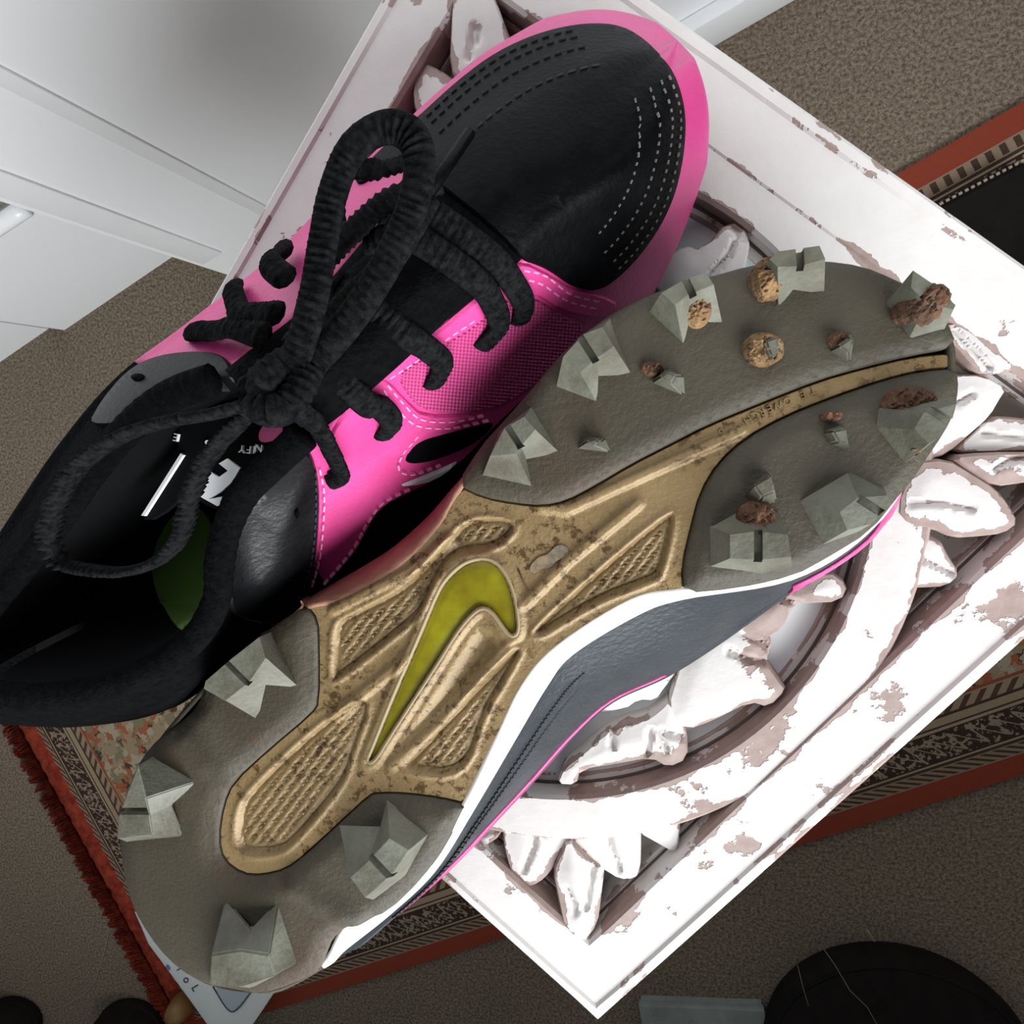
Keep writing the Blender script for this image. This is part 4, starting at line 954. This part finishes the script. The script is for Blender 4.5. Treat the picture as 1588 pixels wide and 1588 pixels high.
# knitted collar binding
def ribbed(name, pts, hw, ht, mt, parent, ups=None, rib=0.45, spacing=0.0005):
    P = resample(catmull(pts, 10), spacing, False)
    rad = [1 + rib * math.sin(i * 1.9) + 0.08 * math.sin(i * 0.37) for i in range(len(P))]
    if ups is not None:
        t = np.linspace(0, len(ups) - 1, len(P)); ups = [np.array(ups[int(a)]) * (1 - a % 1) + np.array(ups[min(int(a) + 1, len(ups) - 1)]) * (a % 1) for a in t]
    return tube(name, P, rad, M[mt], parent, seg=10, flat=(hw, ht), up=ups, rthick=True)
ribbed('collar_binding', [U(472, 674, .074), U(420, 722, .0725), U(378, 766, .070), U(352, 820, .068), U(340, 876, .067), U(334, 936, .065), U(290, 1000, .066), U(180, 1062, .074), U(60, 1082, .081), U(-30, 1066, .083), U(-52, 1010, .080), U(-20, 945, .077), U(34, 880, .072), U(95, 800, .071), U(166, 700, .075), U(250, 622, .075), U(330, 590, .078)], 0.0040, 0.0030, 'blackfab', shoe1, rib=0.14, spacing=0.0011)
# padded tongue lying in the throat and standing up at the ankle
tg = [[(640, 330, .067), (705, 385, .074), (770, 425, .066)], [(560, 400, .073), (630, 455, .080), (700, 490, .071)], [(470, 480, .078), (540, 540, .086), (610, 575, .076)], [(385, 545, .081), (450, 605, .091), (520, 650, .078)], [(348, 574, .083), (408, 628, .092), (486, 664, .079)]]
gv = [np.array(catmull([U(*p) for p in r], 6)) for r in tg]; gg = np.array(catmull([g.ravel() for g in gv], 6)).reshape(-1, len(gv[0]), 3)
nu, nv = gg.shape[:2]
tng = build('tongue', list(gg.reshape(-1, 3)), [(i * nv + j, i * nv + j + 1, (i + 1) * nv + j + 1, (i + 1) * nv + j) for i in range(nu - 1) for j in range(nv - 1)], M['blackfab'], shoe1, smooth=True)
md = tng.modifiers.new('padding', 'SOLIDIFY'); md.thickness = 0.005; md.offset = -1
# green insole seen through the opening, folded tongue lining with printed marks
q = patch('insole', [(236, 880), (248, 832), (272, 792), (300, 776), (332, 806), (338, 870), (334, 930), (316, 975), (285, 985), (255, 950)], hit, M['green'], shoe1, 0.0010, -0.0004, grid=10, edge=8); q['label'] = 'dark lime green insole'
LZ = 0.064
def inner(px, py):
    n_ = np.array(Vector((-0.12, 0.10, 1)).normalized()); p0 = U(330, 730, LZ); return UP(px, py, p0, n_), n_
lin = patch('tongue_lining', [(218, 806), (285, 700), (258, 664), (340, 632), (445, 640), (440, 690), (402, 722), (372, 756), (348, 796), (308, 778), (296, 760), (240, 806)], inner, M['lining'], shoe1, 0.0, -0.0015, grid=20, edge=8, rounding=1)
LOGO = [(342, 719), (355, 711), (375, 726), (367, 740), (360, 750), (346, 762), (326, 774), (347, 770), (344, 782), (340, 785), (313, 770), (313, 757), (328, 748), (320, 742), (329, 732), (342, 740), (356, 730)]
q = patch('inner_logo', LOGO, inner, M['print'], lin, 0.0006, -0.0002, grid=5, edge=4, rounding=0); q['label'] = 'white angular logo print'
for ch, x, y, a in (('N', 404, 695, 186), ('I', 397, 697, 186), ('F', 389, 697, 186), ('Y', 378, 696, 186), ('S', 324, 688, 190), ('E', 276, 678, 192)):
    text_part('inner_letter', ch, x, y, a, 17, inner, M['print'], lin, ext=0.0004, lift=0.0003)
q = patch('label_edge', [(223, 799), (228, 800), (288, 706), (284, 703)], inner, M['print'], lin, 0.0008, -0.0002, grid=6, edge=5, rounding=0); q['label'] = 'thin white label edge'
q = patch('pink_lining', [(402, 670), (420, 648), (440, 652), (440, 676), (420, 686), (404, 686)], inner, M['pink'], lin, 0.0004, -0.0002, grid=6, edge=5)

# ---- laces
def over(px, py, lift):
    p, n_ = hit(px, py); return p + n_ * lift
UPV = [0, 0, 1]
def lace(pts, hw=0.0032, ht=0.0013, ups=None, name='lace'):
    return ribbed(name, pts, hw, ht, 'lace', shoe1, ups=ups)
def strand(px, lifts, hw=0.0030, ht=0.0013):
    P = []; ups = []
    for (x, y), l in zip(px, lifts):
        p, n_ = hit(x, y); P.append(p + n_ * l); ups.append(n_)
    return lace(P, hw, ht, ups)
strand([(690, 372), (745, 398), (785, 432), (802, 462), (804, 492)], (.009, .007, .0035, .003, .001))
strand([(600, 420), (660, 412), (715, 425), (752, 458), (764, 495), (744, 534)], (.010, .011, .008, .0035, .003, .001))
strand([(560, 480), (610, 498), (650, 525), (675, 552), (668, 592)], (.012, .009, .0045, .0035, .001))
strand([(490, 560), (540, 590), (572, 612), (596, 640), (592, 670)], (.012, .008, .004, .0035, .001))
lace([U(432, 606, .096), U(468, 640, .090), U(496, 668, .083), over(516, 700, .005), over(522, 718, .0035), over(511, 738, .001)], 0.0030, 0.0013)
strand([(500, 500), (470, 455), (466, 420), (452, 400)], (.013, .010, .006, .003))
strand([(480, 545), (430, 530), (398, 500), (380, 470), (372, 454)], (.012, .010, .006, .004, .002))
strand([(470, 560), (410, 545), (360, 534), (316, 526), (306, 520)], (.012, .009, .005, .003, .001))
strand([(660, 270), (625, 310), (585, 320), (565, 345), (550, 390)], (.004, .008, .010, .010, .006))
strand([(700, 330), (640, 370), (590, 420), (530, 480)], (.009, .012, .013, .012))
# knot
K = U(432, 600, .099)
lace([K + np.array((-.006, .004, -.002)), K + np.array((-.003, -.003, .003)), K + np.array((.003, -.004, .003)), K + np.array((.006, .003, -.002))], 0.0032, 0.0020, name='lace_knot')
lace([K + np.array((-.004, -.005, -.004)), K + np.array((-.001, .001, .0035)), K + np.array((.004, .006, -.003))], 0.0030, 0.0020, name='lace_knot')
# bow loop over the vamp
lace([K, U(462, 545, .099), U(486, 460, .098), U(500, 380, .096), U(516, 300, .094), U(545, 232, .093), U(588, 200, .092), U(626, 202, .092), U(648, 232, .092), U(648, 285, .093), U(628, 350, .094), U(590, 425, .095), U(540, 500, .096), U(480, 566, .097), K], 0.0031, 0.0013, name='lace_loop')
# bow loop over the opening
lace([K, U(400, 622, .100), U(330, 642, .100), U(250, 656, .099), U(178, 682, .098), U(118, 728, .096), U(84, 790, .094), U(76, 838, .092), U(96, 872, .090), U(140, 884, .089), U(196, 886, .088), U(248, 868, .088), U(282, 828, .089), U(294, 775, .091), U(318, 716, .094), U(364, 662, .097), K], 0.0012, 0.0026, name='lace_loop')
# loose ends with aglets
lace([K, U(470, 540, .090), U(540, 470, .090), U(600, 410, .089), U(640, 350, .086), U(662, 312, .082)], 0.0028, 0.0013, name='lace_end')
tube('aglet', [U(660, 306, .083), U(690, 262, .078), U(728, 206, .070)], 0.0013, M['black'], shoe1, seg=8)

# ------------------------------------------------------------------ things on the floor around the table
# dark round pouffe, lower right
PZ = 0.045
pc = U(1400, 1682, -ZT + PZ); PR = np.linalg.norm(pc[:2] - U(1188, 1660, -ZT + PZ)[:2])
pf = thing('round_pouffe', (pc[0], pc[1], 0), 'dark round upholstered floor cushion at the lower right beside the rug', 'cushion')
prof = [(0.0, 0.0005), (0.90, 0.0005), (0.97, 0.005), (1.0, 0.016), (0.995, 0.030), (0.97, 0.038), (0.90, 0.044), (0.70, 0.048), (0.35, 0.050), (0.0, 0.051)]
vs, fs = [], []; ns = 64
for r_, z in prof:
    for k in range(ns): a = 2 * math.pi * k / ns; vs.append((pc[0] + PR * r_ * math.cos(a), pc[1] + PR * r_ * math.sin(a), z))
for i in range(len(prof) - 1):
    for k in range(ns): fs.append((i * ns + k, i * ns + (k + 1) % ns, (i + 1) * ns + (k + 1) % ns, (i + 1) * ns + k))
build('padding', vs, fs, M['soft_black'], pf, smooth=True)
tube('piping', [(pc[0] + PR * 0.962 * math.cos(a), pc[1] + PR * 0.962 * math.sin(a), 0.0385) for a in np.linspace(0, 2 * math.pi, 80)], 0.002, M['soft_black'], pf, seg=6)
for pt in (((1345, 1442), (1356, 1460)), ((1275, 1468), (1297, 1500), (1318, 1536), (1345, 1562), (1366, 1600)), ((1237, 1497), (1245, 1530), (1254, 1560))):
    tube('lint_thread', [U(x, y, -ZT + 0.0520) for x, y in pt], 0.0007 if len(pt) == 2 else 0.0003, M['string'], pf, seg=5)
# grey box at the bottom edge
b0, b1 = U(990, 1560, -ZT + 0.018), U(1186, 1568, -ZT + 0.018); bx = (b1 - b0)[:2]; bl = np.linalg.norm(bx); bx /= bl; by = np.array((bx[1], -bx[0]))
bc = (b0[:2] + b1[:2]) / 2 + by * 0.045
gb = thing('grey_box', (bc[0], bc[1], 0), 'flat grey box at the bottom edge beside the dark floor cushion', 'box')
v, f = box_vf(bc[0], bc[1], 0.0005, 0.012, bx, bl / 2 - 0.002, 0.043); q = build('body', v, f, M['grey_box'], gb)
v, f = box_vf(bc[0], bc[1], 0.009, 0.018, bx, bl / 2, 0.045); q = build('lid', v, f, M['grey_box'], gb); bevel_mesh(q, 0.002)
# black cushion on the rug, right edge
cb = [(1434, 325), (1510, 285), (1600, 236), (1760, 300), (1800, 480), (1640, 520), (1520, 420)]
cz = -ZT + 0.030
cc = np.mean([U(*p, cz) for p in cb], axis=0)
bag = thing('black_bag', (cc[0], cc[1], 0), 'flat black fabric bag with a stitched edge lying on the rug at the right', 'bag')
patch('body', cb, tplane(cz), M['soft_black'], bag, 0.0, -0.0235, grid=30, edge=14, bevel=0.006, bw=12, rounding=1)
def bsurf(x, y): return U(x, y, cz), np.array((0, 0, 1.0))
stitches([(1438, 327), (1510, 289), (1600, 242)], 'string', 6, 5, 9, 0.0008, bag, bsurf)
# white plastic scale-like device, lower left
dz0 = -ZT + 0.030
dev = thing('white_device', tuple(U(300, 1500, dz0)[:2]) + (0,), 'white flat plastic device with a grey-blue panel at the lower left', 'device')
D = [(198, 1424), (236, 1392), (300, 1430), (450, 1500), (392, 1590), (352, 1640), (322, 1592)]
patch('housing', D, tplane(dz0), M['plastic'], dev, 0.0, -0.0235, grid=30, edge=12, bevel=0.002, bw=6, rounding=1)
dsf = lambda x, y: (U(x, y, dz0), np.array((0, 0, 1.0)))
patch('panel', [(332, 1530), (355, 1568), (366, 1566), (392, 1532), (380, 1510), (350, 1505)], dsf, M['screen'], dev, 0.0012, -0.0005, grid=12, edge=6, rounding=2)
ol = [U(x, y, dz0 + 0.0016) for x, y in resample(chaikin([(330, 1530), (354, 1570), (368, 1568), (394, 1532)], 2, False), 5, False)]
tube('panel_outline', ol, 0.0009, M['ink'], dev, seg=5)
for ch, x, y in (('l', 279, 1502), ('o', 290, 1519), ('L', 303, 1532)):
    text_part('printed_letter', ch, x, y, 60, 17, dsf, M['ink'], dev, ext=0.0003, lift=0.0005)
patch('blue_mark', [(259, 1494), (265, 1500), (263, 1506), (257, 1500)], dsf, mat('blue_ink', (0.12, 0.2, 0.42), 0.5), dev, 0.0006, -0.0003, grid=8, edge=4)
# honey-coloured turned wooden foot and dark slippers at the lower left edge
wf = U(281, 1562, -ZT + 0.02)
wk = thing('wooden_skittle', (wf[0], wf[1], 0), 'honey brown turned wooden peg beside the white device', 'wooden peg')
vs, fs = [], []; prof = [(0, .0005), (.013, .0005), (.016, .008), (.018, .02), (.015, .034), (.010, .042), (0, .045)]
for r_, z in prof:
    for k in range(20): a = 2 * math.pi * k / 20; vs.append((wf[0] + r_ * math.cos(a), wf[1] + r_ * math.sin(a), z))
for i in range(len(prof) - 1):
    for k in range(20): fs.append((i * 20 + k, i * 20 + (k + 1) % 20, (i + 1) * 20 + (k + 1) % 20, (i + 1) * 20 + k))
build('peg', vs, fs, M['brownwood'], wk, smooth=True)
def slipper(px, py, rx, ry, ang, label):
    c = U(px, py, -ZT + 0.03); t = thing('slipper', (c[0], c[1], 0), label, 'slipper', 'dark slippers at the lower left')
    ca, sa = math.cos(ang), math.sin(ang)
    def ring(r, z, sx=1, shift=0): return [(c[0] + ca * (rx * r * math.cos(a) * sx + shift) - sa * ry * r * math.sin(a), c[1] + sa * (rx * r * math.cos(a) * sx + shift) + ca * ry * r * math.sin(a), z) for a in np.linspace(0, 2 * math.pi, 29)[:-1]]
    rs = [ring(.0, .0005), ring(.96, .0005), ring(1, .004), ring(1, .012), ring(.97, .014)]
    vs = [p for r_ in rs for p in r_]; fs = [(i * 28 + k, i * 28 + (k + 1) % 28, (i + 1) * 28 + (k + 1) % 28, (i + 1) * 28 + k) for i in range(4) for k in range(28)] + [tuple(4 * 28 + k for k in range(28))]
    q = build('sole', vs, fs, M['soft_black'], t); sharpen(q)
    rs = [ring(.97, .013), ring(.95, .030), ring(.80, .046), ring(.5, .056), ring(.02, .060)]
    vs = [p for r_ in rs for p in r_]; fs = [(i * 28 + k, i * 28 + (k + 1) % 28, (i + 1) * 28 + (k + 1) % 28, (i + 1) * 28 + k) for i in range(4) for k in range(28)]
    build('upper', vs, fs, M['soft_black'], t, smooth=True)
slipper(-10, 1610, 0.075, 0.045, 0.4, 'dark slipper cut by the lower left corner of the picture')
slipper(185, 1612, 0.060, 0.042, 0.2, 'dark slipper beside the honey brown wooden peg')
# loose pale thread on the carpet
th_ = [UF(x, y) + np.array((0, 0, 0.0012)) for x, y in ((178, 1418), (170, 1440), (165, 1465), (155, 1500), (146, 1524), (125, 1545), (95, 1560), (58, 1570))]
o = tube('loose_thread', catmull(th_, 6), 0.0008, M['string'], None, seg=6, loc=tuple(th_[3])); tag(o, 'long pale loose thread trailing over the carpet by the red fringe', 'thread')
